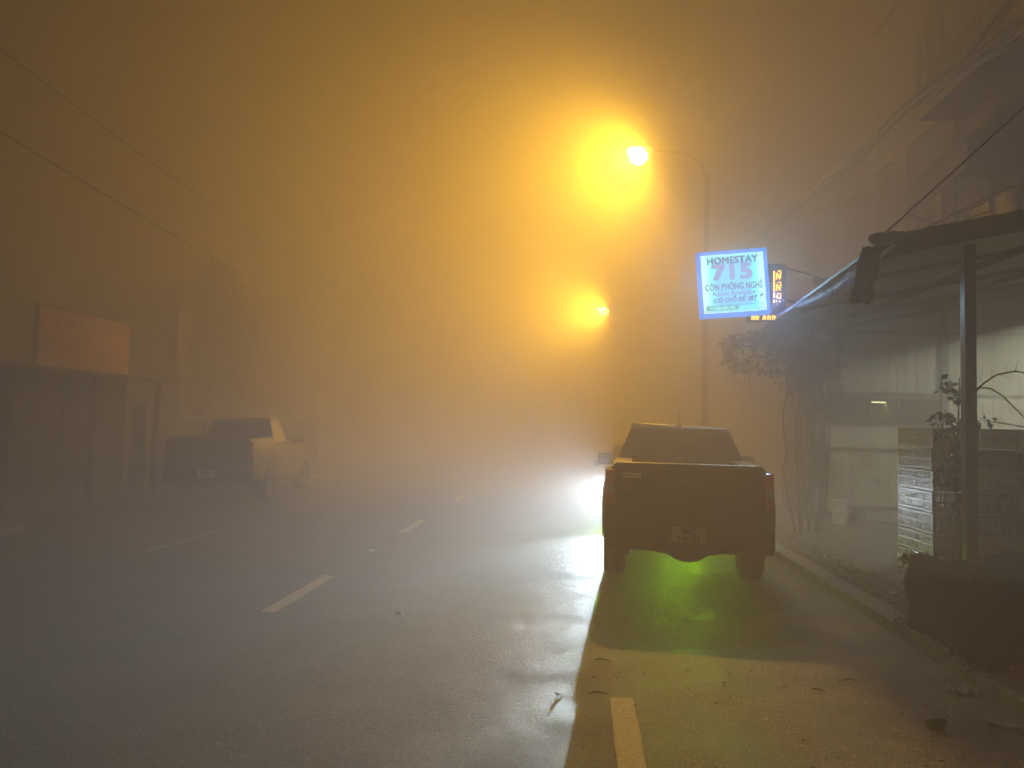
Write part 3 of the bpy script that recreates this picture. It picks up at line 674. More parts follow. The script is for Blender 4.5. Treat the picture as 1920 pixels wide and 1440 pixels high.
def led_sign():
    t = thing('led_sign', (2.98, 12.35, 3.50), 'dark board with yellow lit lettering half hidden behind the homestay light box', 'sign', rz=R(-8))
    MB().box((-.36, 0, 0), (.24, .06, .92), bev=.01).build('board', 'black_plastic', t)
    yl = emat('led_yellow', (1, .50, .015), 9); s = MB(); rnd = random.Random(11)
    # vertical rule and the strokes of the column of characters beside it
    for z0, z1 in ((.30, .46), (.48, .62), (.64, .80)): s.box((.055, -.012, z0), (.075, 0, z1))
    def stroke(a, b, w_=.018):
        a, b = Vector(a), Vector(b); s.tube([(a.x, -.012, a.y), (b.x, -.012, b.y)], w_ / 2, n=5)
    for z0 in (.34, .52, .70):
        stroke((.10, z0 - .03), (.105, z0 + .07)); stroke((.105, z0 + .07), (.15, z0 - .02)); stroke((.15, z0 - .03), (.165, z0 + .08)); stroke((.12, z0 + .095), (.17, z0 + .10), .014)
    for x0 in (-.27, -.21, -.10, -.03, .04):
        stroke((x0, .03), (x0 + .012, .095)); stroke((x0 + .012, .09), (x0 + .045, .06)); stroke((x0 + .03, .03), (x0 + .045, .085))
    s.build('lit_letters', yl, t)
led_sign()

# ------------------------------------------------------------------ lean-to canopy, wall, window
def canopy():
    t = thing('canopy', (3.08, 8.3, 0), 'dark lean-to roof on a steel post over the forecourt', 'canopy')
    # local: x right from the street edge, y back; roof rises to the right, .2 m per m
    def zr(x, y): return 3.70 + .205 * x - .045 * (y)
    rf = MB(); n = 12
    for i in range(n):
        for (za, nm) in ((0.0, 0),):
            x0, x1 = i * .62, (i + 1) * .62
            rf.bm.faces.new([rf.bm.verts.new(p) for p in ((x0, 0.06, zr(x0, 0) + .05), (x1, 0.06, zr(x1, 0) + .05), (x1, 6.7, zr(x1, 6.7) + .05), (x0 + (.02 if i else 0), 6.7, zr(x0, 6.7) + .05))])
    bmesh.ops.remove_doubles(rf.bm, verts=rf.bm.verts[:], dist=.001)
    bmesh.ops.solidify(rf.bm, geom=rf.bm.faces[:], thickness=.03)
    rf.build('roof_sheet', 'roof_sheet', t)
    f = MB(); f.prism([(.10, 3.62), (7.5, zr(7.5, 0) - .10), (7.5, zr(7.5, 0) + .13), (.02, 3.83)], -.02, .05, 'Y'); f.build('fascia', 'fascia', t)
    pu = MB()
    for y in (1.5, 3.2, 4.9, 6.4):
        pu.prism([(.15, zr(.15, y) - .07), (7.4, zr(7.4, y) - .07), (7.4, zr(7.4, y) - .005), (.15, zr(.15, y) - .005)], y, y + .05, 'Y')
    for x in (1.6, 3.2, 4.8): pu.box((x, .08, zr(x, 3) - .16), (x + .05, 6.6, zr(x, 3) - .08))
    pu.build('purlin', 'rail', t)
    po = MB(); po.box((.93, .06, .08), (1.045, .17, zr(.99, 0) - .12), bev=.008); po.box((.87, .0, .10), (1.11, .24, .125)); po.build('post', 'post', t)
    # frayed blue and white tarpaulin strip along the street edge
    bm = bmesh.new(); rows = []
    for i in range(61):
        y = .1 + 2.75 * i / 60; top = zr(0, y) + .03 + .02 * noise.noise(Vector((y * 3, 0, 0))); h_ = .13 + .03 * noise.noise(Vector((y * 5, 4, 0))) - .018 * y
        sag = -.10 * math.sin(math.pi * min(1, y / 2.75)); xo = -.03 + .03 * noise.noise(Vector((y * 8, 2, 0)))
        rows.append([bm.verts.new((xo + .04 * k * (k % 2) + .012 * noise.noise(Vector((y * 20, k, 0))), y, top + sag - h_ * k / 3)) for k in range(4)])
    for a, b in zip(rows, rows[1:]):
        for k in range(3): bm.faces.new((a[k], b[k], b[k + 1], a[k + 1])).smooth = True
    bmesh.ops.solidify(bm, geom=bm.faces[:], thickness=.004)
    mb = MB(); mb.add(bm); mb.build('tarpaulin_edge', 'tarp_blue', t)
    # torn dark end hanging at the corner
    bm = bmesh.new(); rows = []
    for i in range(15):
        z = 3.72 - .60 * i / 14; w0 = .10 - .02 * math.sin(i * .9) * i / 14
        cx = -.04 - .14 * i / 14 + .015 * noise.noise(Vector((0, 0, z * 6)))
        rows.append([bm.verts.new((cx - w0 + 2 * w0 * k / 6, -.05 + .03 * math.sin(k * 1.7 + z * 4) - .01 * i / 14, z + .03 * noise.noise(Vector((k * .8, 0, 3))) * (i / 6))) for k in range(7)])
    for a, b in zip(rows, rows[1:]):
        for k in range(6): bm.faces.new((a[k], a[k + 1], b[k + 1], b[k])).smooth = True
    bmesh.ops.solidify(bm, geom=bm.faces[:], thickness=.004)
    mb = MB(); mb.add(bm); mb.build('torn_tarpaulin', 'tarp_dark', t)
    cp = MB(); cp.box((.02, -.05, 3.62), (.32, .04, 3.86), bev=.02, rot=Matrix.Rotation(R(-18), 3, 'Y')); hull_lump(cp, (.12, -.06, 3.80), (.22, .08, .07), 3, 2, .5); cp.build('gutter_end', 'fascia', t)
    MB().box((.0, -.075, 3.655), (.20, -.06, 3.70), bev=.004, rot=Matrix.Rotation(R(-38), 3, 'Y')).build('loose_lath', 'white', t)
canopy()

def sheet_wall():
    t = thing('sheet_wall', (4.45, 15.0, 0), 'pale sheet wall with brown rails closing the back of the forecourt', 'wall')
    X = 5.4
    w_ = MB()
    # wall with a window hole x .27-2.30, z 1.92-2.47
    w_.box((0, 0, .16), (.27, .06, 4.75)); w_.box((2.30, 0, .16), (X, .06, 4.75)); w_.box((.27, 0, .16), (2.30, .06, 1.92)); w_.box((.27, 0, 2.47), (2.30, .06, 4.75))
    w_.build('sheeting', 'wall_sheet', t)
    r = MB()
    for z in (.37, 1.46, 2.50, 3.66): r.box((-.02, -.05, z), (X, -.003, z + .055), bev=.006)
    r.build('rail', 'rail', t)
    p = MB(); p.box((-.10, -.08, .1), (.0, .08, 4.2), bev=.006); p.box((2.27, -.12, .1), (2.40, -.055, 4.6), bev=.006); p.build('post', 'rail', t)
    MB().tube([(-.14, -.12, .1), (-.14, -.12, 1.55)], .012, n=6).build('thin_pipe', 'white', t)
    wf = MB()
    for a, b_ in (((.27, -.03, 1.92), (2.30, .03, 1.96)), ((.27, -.03, 2.43), (2.30, .03, 2.47)), ((.27, -.03, 1.96), (.31, .03, 2.43)), ((2.26, -.03, 1.96), (2.30, .03, 2.43)), ((1.00, -.03, 1.96), (1.04, .03, 2.43)), ((1.52, -.03, 1.96), (1.55, .03, 2.43))): wf.box(a, b_)
    wfo = wf.build('window', 'wood_dark', t)
    MB().box((.31, .005, 1.96), (2.26, .012, 2.43)).build('pane', 'glass', wfo)
    # the room behind the window
    rm = MB(); rm.box((.1, 2.0, .16), (X, 2.05, 3.6)); rm.box((.0, .1, .16), (.06, 2.0, 3.6)); rm.box((.0, .1, 3.62), (X, 2.0, 3.66)); rm.box((3.4, .1, .16), (3.45, 2.0, 3.6)); rm.build('room', 'indoor_wall', t)
    # awning bar and the bright slanted edge of an open casement at its left end
    MB().box((.225, -.12, 2.12), (.25, -.10, 2.42), rot=Matrix.Rotation(R(9), 3, 'Y')).build('casement_edge', 'chrome', t)
    st = MB(); rnd = random.Random(8)
    for (x, z, a, b_) in ((.33, 1.05, .12, .30), (.95, 1.25, .12, .16), (1.15, .9, .08, .12), (3.55, 2.30, .09, .07), (3.35, 2.05, .10, .10), (4.35, 3.1, .12, .10)):
        pts = [(x + a * (1 + .2 * rnd.uniform(-1, 1)) * math.cos(k * .524), z + b_ * (1 + .25 * rnd.uniform(-1, 1)) * math.sin(k * .524)) for k in range(12)]
        st.prism(pts, -.0035, -.0015, 'Y')
    st.build('damp_stain', pmat('damp_stain', (.20, .17, .09), (.13, .11, .07), scale=6, rough=.7), t)
    return t
sheet_wall()
def tube_lamp(x, y, z, L_, lab, pw):
    t = thing('tube_lamp', (x, y, z), lab, 'lamp', 'fluorescent tubes in the room behind the window')
    MB().tube([(-L_ / 2, 0, 0), (L_ / 2, 0, 0)], .016, n=8).build('tube', 'tube', t)
    MB().box((-L_ / 2 - .03, -.02, .025), (L_ / 2 + .03, .03, .07), bev=.005).build('batten', 'white', t)
    l = lamp_light('tube_light', 'AREA', (0, 0, -.03), pw, (.90, 1, .42)); l.data.shape = 'RECTANGLE'; l.data.size = L_; l.data.size_y = .04; l.parent = t
    return t
tube_lamp(6.23, 16.4, 2.43, .48, 'longer lit fluorescent tube seen through the window of the sheet wall', ROOM_W)
tube_lamp(6.70, 16.3, 2.40, .16, 'shorter lit fluorescent tube to the right of the longer one in the window', ROOM_W * .4)
# strip lamp under the canopy, to the right of the view
t_ = thing('strip_lamp', (7.7, 12.2, 3.75), 'fluorescent strip lamp under the lean-to roof lighting the pale sheet wall', 'lamp')
MB().tube([(0, -.6, 0), (0, .6, 0)], .018, n=8).build('tube', 'tube', t_)
MB().box((-.04, -.62, .03), (.04, .62, .09)).build('batten', 'white', t_)
MB().box((-.17, -.66, -.07), (-.15, .66, .09)).box((-.15, .64, -.04), (.15, .66, .09)).build('cutoff_shade', 'rail', t_)  # unseen side plates shaped to cut the lamp's light off up the wall
l = lamp_light('strip_light', 'AREA', (0, 0, -.03), SHOP_W, (.96, 1, .78)); l.data.shape = 'RECTANGLE'; l.data.size = .06; l.data.size_y = 1.2; l.parent = t_

# bits standing against the wall foot
def bin_box(x, y, z, w_, h_, mat, lab, seed):
    t = thing('plastic_tub', (x, y, z), lab, 'tub', 'tubs at the foot of the sheet wall')
    m = MB(); m.prism([(-w_ * .42, 0), (w_ * .42, 0), (w_ * .5, h_), (w_ * .46, h_), (w_ * .38, .02), (-w_ * .38, .02), (-w_ * .46, h_), (-w_ * .5, h_)], -w_ * .35, w_ * .35, 'Y')
    m.box((-w_ * .46, w_ * .30, .02), (w_ * .46, w_ * .35, h_)); m.box((-w_ * .46, -w_ * .35, .02), (w_ * .46, -w_ * .30, h_))
    m.build('tub_body', mat, t); MB().box((-w_ * .54, -w_ * .4, h_), (w_ * .54, w_ * .4, h_ + .025), bev=.008).build('lid', mat, t)
bin_box(4.80, 14.72, .12, .28, .20, 'paper', 'white tub on the ground at the left foot of the sheet wall', 1)
bin_box(4.78, 14.76, .36, .34, .16, 'paper', 'wide white tub stacked on top of the tub at the wall foot', 2)
bin_box(5.20, 14.8, .12, .20, .30, 'indoor_wall', 'small yellowish tub to the right of the white tubs', 3)

# ------------------------------------------------------------------ crates
def crate(mat, rim):
    t = thing('plastic_crate', (0, 0, 0), None, 'crate', 'plastic crates stacked by the canopy post')
    W, D, H = .23, .47, .235; b = MB()
    b.box((-W + .01, -D + .01, 0), (W - .01, D - .01, .012))
    for (x0, y0, x1, y1, n) in ((-W, -D, -W, D, 24), (W, -D, W, D, 24), (-W, -D, W, -D, 12), (-W, D, W, D, 12)):
        dx, dy = x1 - x0, y1 - y0; ln = math.hypot(dx, dy); ux, uy = dx / ln, dy / ln
        for (z0, z1, th) in ((.0, .022, .004), (.108, .120, .003), (.205, .222, .004)):
            b.box((min(x0, x1) - (th if dx == 0 else 0), min(y0, y1) - (th if dy == 0 else 0), z0), (max(x0, x1) + (th if dx == 0 else 0), max(y0, y1) + (th if dy == 0 else 0), z1))
        for k in range(n):
            s_ = ln * (k + .5) / n; hw = .009 if k % 6 else .016
            cx, cy2 = x0 + ux * s_, y0 + uy * s_
            b.box((cx - (hw if dx else .0025), cy2 - (hw if dy else .0025), .03), (cx + (hw if dx else .0025), cy2 + (hw if dy else .0025), .20))
    for sx in (-1, 1):
        for sy in (-1, 1): b.box((sx * (W + .006), sy * (D + .006), 0), (sx * (W - .014), sy * (D - .014), .225))
    b.build('basket', mat, t)
    r = MB()
    for z in (.118, .222):
        e = .014 if z > .2 else .008
        for a, b_ in (((-W - e, -D - e), (-W + .004, D + e)), ((W - .004, -D - e), (W + e, D + e)), ((-W + .004, -D - e), (W - .004, -D + .004)), ((-W + .004, D - .004), (W - .004, D + e))):
            r.box((*a, z), (*b_, z + .012), bev=.003)
    r.build('rim', rim, t)
    MB().box((-W - .012, -.03, .14), (-W - .007, .05, .185)).build('tag', 'paper', t)
    return t
rnd = random.Random(21)
proto = {'y': crate('crate_yellow', 'crate_rim'), 'o': crate('crate_orange', 'crate_orange')}
used = set(); ordn = ['lowest', 'second', 'third', 'fourth', 'fifth', 'sixth', 'topmost']
col_word = {'y': 'olive yellow', 'o': 'orange brown'}
stacks = [(4.34, 9.83, 'street-side stack beside the post'), (4.86, 9.86, 'second stack from the street'), (5.38, 9.82, 'third stack from the street'), (5.90, 9.85, 'innermost stack')]
for si, (x, y, sn) in enumerate(stacks):
    for k in range(7):
        kind = 'yyyyyyy'[k] if si == 0 else ('oyooyoo', 'yooyooy', 'ooyooyo')[si - 1][k]
        if kind not in used: c = proto[kind]; used.add(kind)
        else: c = copy_tree(proto[kind])
        c.location = (x + rnd.uniform(-.008, .008), y + rnd.uniform(-.01, .01), .125 + k * .2495); c.rotation_euler.z = rnd.uniform(-.012, .012)
        c['label'] = '%s slatted plastic crate, %s of the seven in the %s' % (col_word[kind], ordn[k], sn)

# ------------------------------------------------------------------ plants
def vine():
    t = thing('climbing_vine', (3.95, 13.4, .1), 'dense dusty vine hanging below the homestay light box beside the sheet wall', 'vine')
    f = MB()
    leaves(f, [(-1.15, -.7, 2.95, .60, .35, .36), (-.55, -.7, 3.05, .6, .4, .45), (-.1, -.5, 3.05, .5, .4, .55), (.1, -.2, 2.4, .34, .32, .6), (-.45, -.6, 2.55, .35, .3, .25), (.12, 0, 1.7, .26, .25, .6), (.05, 0, 1.15, .2, .2, .4), (.3, .2, 3.4, .5, .4, .3)], 6500, .075, seed=4)
    f.build('foliage', 'leaf_pale', t)
    s = MB(); rnd = random.Random(2)
    for k in range(9):
        x, y = rnd.uniform(-.25, .22), rnd.uniform(-.15, .15); pts = []
        for i in range(9):
            z = i * .34; x += rnd.uniform(-.07, .07); y += rnd.uniform(-.05, .05); pts.append((x, y, z))
        s.tube(pts, [.022 - .001 * i for i in range(9)], n=6)
    for k in range(6):
        x0 = rnd.uniform(-.45, .05); pts = [(x0 - .05, -.1, 1.5), (x0 - .2, -.15, .9), (x0 - .16, -.18, .45), (x0 + .02, -.12, .25), (x0 + .12, -.1, .6), (x0 + .15, 0, 1.4)]
        s.tube(pts, .008, n=5)
    for k in range(14):
        x, z = rnd.uniform(-1.5, .3), rnd.uniform(2.5, 3.2); s.tube([(x, -.6, z), (x + rnd.uniform(-.25, .1), -.75, z - .2), (x + rnd.uniform(-.3, .15), -.8, z - rnd.uniform(.3, .6))], .005, n=4)
    s.build('stem', 'bark', t)
vine()
def creeper():
    t = thing('climbing_plant', (4.12, 8.75, .1), 'leafy climber growing up the left side of the canopy post', 'plant')
    f = MB(); leaves(f, [(-.02, 0, 2.20, .16, .12, .17), (-.10, .05, 1.80, .2, .14, .15), (.02, 0, 1.45, .12, .1, .2), (-.12, 0, 1.25, .16, .1, .15), (.03, 0, .85, .1, .1, .25)], 520, .075, seed=9)
    f.build('foliage', 'leaf', t)
    s = MB(); s.tube([(0, .02, 0), (.02, 0, .6), (-.03, .03, 1.2), (0, 0, 1.8), (.01, 0, 2.3)], [.02, .018, .014, .01, .006], n=6); s.tube([(-.03, .03, 1.2), (-.16, .03, 1.5), (-.14, .05, 1.8)], .007, n=5)
    s.build('stem', 'bark', t)
creeper()
def bare_branch():
    t = thing('bare_branch', (4.0, 8.25, 2.05), 'bare forked branch sticking out to the right from the canopy post', 'branch')
    s = MB()
    s.tube([(0, 0, .0), (.04, 0, .17), (.14, -.02, .27), (.25, -.03, .35), (.42, -.05, .385), (.62, -.08, .34), (.85, -.1, .2)], [.012, .011, .010, .009, .008, .006, .004], n=6)
    s.tube([(.02, 0, .14), (.10, 0, .215), (.20, -.01, .205), (.30, -.02, .14), (.42, -.03, .01), (.52, -.03, -.10), (.66, -.03, -.2)], [.010, .009, .008, .007, .006, .005, .003], n=6)
    for a, b, c in (((.12, 0, .26), (.10, 0, .32), (.12, 0, .36)), ((.04, 0, .17), (.07, 0, .25), (.05, 0, .28)), ((.34, -.04, .37), (.33, -.04, .43), (.36, -.05, .48)), ((.42, -.05, .385), (.43, -.05, .46), (.46, -.05, .5)), ((.19, -.02, .30), (.21, -.02, .37), (.20, -.02, .41)), ((.25, -.03, .35), (.34, -.03, .33), (.38, -.03, .30))):
        s.tube([a, b, c], [.004, .003, .002], n=4)
    s.build('twig', 'bark', t)
bare_branch()
t = thing('shrub', (5.05, 8.9, 1.93), 'small dark leafy sprays lying over the top of the crate stacks', 'shrub')
f = MB(); leaves(f, [(.22, 0, .02, .22, .15, .12), (.05, .05, -.06, .15, .1, .09), (-.55, .1, .02, .10, .1, .06), (.3, -.1, -.25, .2, .15, .25), (-.15, 0, -.35, .14, .1, .3)], 520, .07, seed=12); f.build('foliage', 'leaf', t)
s = MB(); s.tube([(.3, .1, -.4), (.2, 0, -.1), (.1, .05, .05)], .01, n=5).tube([(.2, 0, -.1), (-.3, .1, -.02), (-.55, .1, .02)], .006, n=5); s.build('stem', 'bark', t)

# ------------------------------------------------------------------ heap, bags, litter
t = thing('covered_pile', (3.9, 6.45, .08), 'big dark cloth-covered pile at the edge of the forecourt', 'pile')
bm = bmesh.new(); bmesh.ops.create_cube(bm, size=1)
bmesh.ops.bevel(bm, geom=bm.edges[:], offset=.10, segments=3, affect='EDGES', profile=.5)
bmesh.ops.subdivide_edges(bm, edges=bm.edges[:], cuts=5, use_grid_fill=True)
for v in bm.verts:
    p = Vector((v.co.x * 2.05, v.co.y * 1.25, (v.co.z + .5) * .66)); q = noise.noise(p * 3.2)
    p.x += .09 * q + .03 * noise.noise(p * 9); p.z -= .10 * max(0, noise.noise(p * 2.6 + Vector((3, 3, 0)))) * (p.z > .3); p.z += .05 * noise.noise(p * 2 + Vector((7, 0, 0))) * (p.z / .7) + .10 * (p.x + 1) * .25; p.y += .05 * noise.noise(p * 4 + Vector((0, 3, 0)))
    v.co = p
pts_ = [(v.co.copy(), v.normal.copy()) for v in bm.verts]
mb = MB(); mb.add(bm); mb.build('cloth_cover', 'heap', t, smooth=True)
mb = MB(); rnd = random.Random(61)
for (p, n_) in pts_:
    for _ in range(1):
        q = p + Vector((rnd.uniform(-.1, .1), rnd.uniform(-.1, .1), rnd.uniform(-.05, .03))); a = Vector((rnd.uniform(-1, 1), rnd.uniform(-1, 1), rnd.uniform(-.5, .9))).normalized(); b_ = a.orthogonal().normalized(); l_ = rnd.uniform(.02, .06)
        mb.bm.faces.new([mb.bm.verts.new(x) for x in (q, q + a * l_ * .5 + b_ * l_ * .25, q + a * l_, q + a * l_ * .5 - b_ * l_ * .25)])
tag(mb.build('dead_leaves', 'heap', t), kind='stuff')
mb = MB(); rnd = random.Random(31)
for k in range(9): hull_lump(mb, (rnd.uniform(-.6, .9), -.72 + rnd.uniform(-.2, .1), rnd.uniform(.0, .3)), (rnd.uniform(.12, .25), rnd.uniform(.1, .18), rnd.uniform(.1, .2)), k, 2, .5)
mb.build('refuse_sacks', 'heap', t, smooth=True)

def bag(name, loc, r, mat, lab, cat, seed, rough=.5, grp=None):
    m = MB(); hull_lump(m, (0, 0, r[2] * .75), r, seed, 3, rough); o = m.build(name, mat, smooth=True); o.location = loc; tag(o, lab, cat, grp); return o
bag('plastic_bag', (3.78, 5.72, .30), (.20, .16, .22), 'blue_bag', 'blue and white plastic bag lying against the front of the dark pile', 'bag', 5, .35)
bag('paper_bag', (3.12, 5.72, .10), (.085, .06, .05), 'pink', 'crumpled pink bag beside the kerb', 'bag', 8, .6)
def scrap(loc, w_, l_, lab, seed, mat='paper', name='paper_scrap', h=.035, rz=0):
    bm = bmesh.new(); bmesh.ops.create_grid(bm, x_segments=10, y_segments=8, size=.5)
    for v in bm.verts:
        p = v.co.copy(); e = 1 - .35 * abs(noise.noise(Vector((math.atan2(p.y, p.x) * 1.3, seed, 0))))
        v.co = Vector((p.x * w_ * e, p.y * l_ * e, h * abs(noise.noise(Vector((p.x * 4, p.y * 4, seed * 2.3)))) * 1.6 + .006))
    bmesh.ops.solidify(bm, geom=bm.faces[:], thickness=.0015)
    m = MB(); m.add(bm); o = m.build(name, mat, smooth=True); o.location = loc; o.rotation_euler.z = rz
    tag(o, lab, 'litter', 'litter on the road and kerb'); return o
scrap((3.22, 6.32, .10), .17, .12, 'pale crumpled sheet lying nearest the foot of the dark pile', 1)
scrap((3.50, 6.0, .16), .12, .07, 'narrow pale strip of litter right of the crumpled sheet by the pile', 2)
scrap((2.90, 6.30, .105), .11, .07, 'flat grey paper scrap on top of the kerb stones', 3)
scrap((2.66, 5.60, 0), .20, .10, 'white crumpled tissue on the asphalt just off the kerb', 4, h=.06)
scrap((2.62, 5.03, 0), .22, .07, 'grey twisted rag on the dark asphalt nearest the right edge', 6, mat='paper', h=.03, rz=-.3)
scrap((3.72, 9.25, .125), .09, .04, 'thin white scrap on the forecourt near the crates', 7)
scrap((3.30, 8.4, .11), .07, .03, 'bent white strip on the gravel beside the kerb', 9)
scrap((-1.59, 7.02, .004), .075, .05, 'bright curled white scrap alone in the middle of the lane', 5, mat='white', h=.05)
scrap((-2.75, 10.39, .004), .10, .05, 'small pale scrap farther up the lane near the centre dashes', 8, mat='white')
def leaf_litter(loc, L_, lab, seed, rz=0):
    L_ *= .65
    m = MB(); rnd = random.Random(seed); pts = [(-L_ / 2, 0, .004), (-L_ * .2, .02 * rnd.uniform(-1, 1), .02), (L_ * .15, .015, .012), (L_ / 2, -.012, .006)]
    m.tube(pts, [.002, .006, .005, .002], n=6); m.tube([pts[1], (-L_ * .05, .03, .012)], .003, n=4)
    o = m.build('fallen_twig', 'bark'); o.location = loc; o.rotation_euler.z = rz; tag(o, lab, 'twig', 'twigs fallen on the road')
leaf_litter((.17, 5.22, 0), .20, 'dark twig just above the end of the yellow dash', 1, .1)
leaf_litter((-.09, 5.15, 0), .05, 'small dark twig in the bright white patch of road', 2, 1.1)
leaf_litter((1.67, 5.51, 0), .15, 'pale dry twig on the asphalt between the truck and the kerb litter', 3, -.5)
leaf_litter((1.95, 5.76, 0), .24, 'longest dark twig on the asphalt behind the pickup', 4, .25)
leaf_litter((.22, 5.95, 0), .20, 'thin dark twig near the edge of the pickup shadow', 5, .15)
leaf_litter((-3.76, 9.41, .0), .42, 'flattened dark twig across the lane left of the centre dashes', 6, .0)
m = MB(); m.lathe([(0, .001), (0, .03), (.09, .033), (.12, .03), (.125, .001)], 'X', (0, 0, .033), n=16); o = m.build('drink_can', 'steel'); o.location = (2.13, 4.9, 0); o.rotation_euler.z = .5
tag(o, 'small crushed can glinting on the dark asphalt', 'can')
# scattered bits of bark and leaf crumbs on the parking strip
m = MB(); rnd = random.Random(77)
for k in range(130):
    x, y = rnd.uniform(.0, 2.7), rnd.uniform(3.4, 8.0); l_ = rnd.uniform(.004, .016); a = rnd.uniform(0, 3.14)
    m.box((x - l_, y - .003, .001), (x + l_, y + .003, .005), rot=Matrix.Rotation(a, 3, 'Z'))
tag(m.build('road_debris', 'bark'), 'dark leaf crumbs scattered over the asphalt behind the pickup', 'debris', kind='stuff')

# ------------------------------------------------------------------ overhead cables
def cable(pts, r, mat, lab, sag=.0, name='overhead_cable', grp='cables strung over the forecourt', wob=0, seed=0):
    P = [Vector(p) for p in pts]; out = []
    for i in range(len(P) - 1):
        for k in range(8):
            t = k / 8; q = P[i].lerp(P[i + 1], t)
            if len(P) == 2: q.z -= sag * 4 * t * (1 - t)
            if wob: q += Vector((noise.noise(Vector((q.y * .8, seed, 0))), 0, noise.noise(Vector((q.y * .7, seed, 5))))) * wob
            out.append(q)
    out.append(P[-1]); m = MB(); m.tube(out, r, n=5); o = m.build(name, mat, smooth=True); tag(o, lab, 'cable', grp); return o
base = [(3.75, 4.0, 5.05), (3.88, 7.0, 5.4), (3.90, 8.2, 5.57), (4.04, 10, 5.85), (4.46, 14, 6.28), (4.62, 17, 6.62), (4.96, 22, 7.2), (5.2, 30, 7.6)]
rnd = random.Random(13)
for k in range(7):
    dx, dz = rnd.uniform(-.07, .07), rnd.uniform(-.10, .10)
    cable([(p[0] + dx * (1 + .4 * math.sin(i * 1.3 + k)), p[1], p[2] + dz * (1 + .5 * math.cos(i + k)) + (.10 * k - .2) * (1 if i < 2 else .25)) for i, p in enumerate(base)], rnd.choice((.008, .011, .015, .007)), 'cable' if k != 2 else 'cable_pale',
          '%s strand of the cable bundle where it meets the right edge of the view' % ('lowest', 'second lowest', 'third lowest', 'middle', 'third highest', 'second highest', 'topmost')[k], wob=.06, seed=k)
cable([(4.0, 12, 6.02), (3.9, 14.5, 5.85), (3.75, 17, 5.95), (3.6, 20, 6.3), (3.5, 24, 7.0)], .015, 'cable_pale', 'pale wire leaving the bundle and curving down towards the street lamp')
for k, (e, sg, lb) in enumerate((((5.38, 13, 5.86), .25, 'upper thin pale wire from the bundle to the building'), ((5.9, 12.6, 6.2), .2, 'topmost thin wire from the bundle to the building'), ((5.33, 13, 5.28), .30, 'lowest sagging pale wire from the bundle to the building'), ((5.6, 12.8, 6.0), .35, 'middle sagging wire from the bundle to the building'))):
    cable([(4.62 - .05 * k, 17 - .3 * k, 6.60), e], .011, 'cable_pale', lb, sag=sg, grp='drop wires to the building')
cable([(3.08, 8.3, 3.78), (3.55, 6.5, 4.42), (3.9, 5.2, 4.95)], .010, 'cable', 'single dark cable rising from the canopy corner to the right', grp=None)
cable([(3.42, 8.3, 3.85), (4.6, 8.0, 4.45), (6.0, 7.6, 5.3)], .007, 'cable_pale', 'left one of two pale wires rising from the canopy fascia', grp=None)
cable([(3.75, 8.3, 3.92), (4.6, 8.1, 4.25), (6.0, 7.7, 4.9)], .006, 'cable_pale', 'right one of two pale wires rising from the canopy fascia', grp=None)
cable([(3.53, 22, 9.5), (3.43, 16, 8.62), (3.3, 10, 7.9), (3.2, 4, 7.6)], .008, 'cable_pale', 'lone wire glinting between the street lamp and the building', grp=None)
for k, (z, lb) in enumerate(((7.2, 'upper faint wire over the left pavement'), (6.0, 'lower faint wire over the left pavement'))):
    cable([(-8.6, 4, z + .5), (-8.9, 34, z - .4)], .012, 'cable', lb, sag=.5, grp='wires over the left pavement')

# ------------------------------------------------------------------ buildings, right
def win(parent, x, y0, y1, z0, z1, side=-1, mat='window_dark', fr='wood_dark', div=2):
    f = MB(); th = .05; xo, xi = (x + side * .05, x - side * .02)
    a, b = min(xo, xi), max(xo, xi)
    f.box((a, y0, z0), (b, y0 + th, z1)); f.box((a, y1 - th, z0), (b, y1, z1)); f.box((a, y0 + th, z0), (b, y1 - th, z0 + th)); f.box((a, y0 + th, z1 - th), (b, y1 - th, z1))
    for k in range(1, div): yy = y0 + (y1 - y0) * k / div; f.box((a, yy - .02, z0 + th), (b, yy + .02, z1 - th))
    fo = f.build('window', fr, parent); MB().box((min(x, x + side * .012), y0 + th, z0 + th), (max(x, x + side * .012), y1 - th, z1 - th)).build('pane', mat, fo)
    return fo
b = thing('house', (6.3, 9.6, 0), 'tall brown rendered house rising behind the lean-to canopy', 'building')
# local coordinates: street face at x=0, y from 0 to 7
MB().box((0, 5.75, 0), (6, 7.2, 10.4)).box((0, -6.0, 4.62), (6, 5.75, 10.4)).build('wall', 'render_wall', b)
tr = MB()
tr.box((-.10, -6.0, 7.30), (-.003, 7.25, 7.48), bev=.01); tr.box((-.06, 5.65, 4.7), (-.003, 5.95, 7.30)); tr.box((-.06, 3.75, 4.7), (-.003, 3.90, 7.30)); tr.box((-.14, -6.1, 10.4), (6.1, 7.3, 10.62), bev=.02)
tr.box((-.08, -6.0, 4.80), (-.003, 3.75, 4.92)); tr.build('cornice', 'render_pale', b)
pn = MB(); pn.quad((-.9, 1.6, 5.95), (-.9, 3.7, 5.95), (-.02, 3.7, 6.75), (-.02, 1.6, 6.75)); bmesh.ops.solidify(pn.bm, geom=pn.bm.faces[:], thickness=.03)
pn.box((-.88, 1.6, 5.55), (-.84, 3.7, 5.93)); pn.build('awning', 'render_pale', b)
aw = MB(); aw.tube([(-.86, 1.6, 5.5), (-.86, 3.7, 5.5)], .025, n=6); aw.tube([(-.02, 1.62, 5.2), (-.86, 1.62, 5.5)], .02, n=6); aw.tube([(-.02, 3.68, 5.2), (-.86, 3.68, 5.5)], .02, n=6); aw.build('awning_rail', 'pole_metal', b)
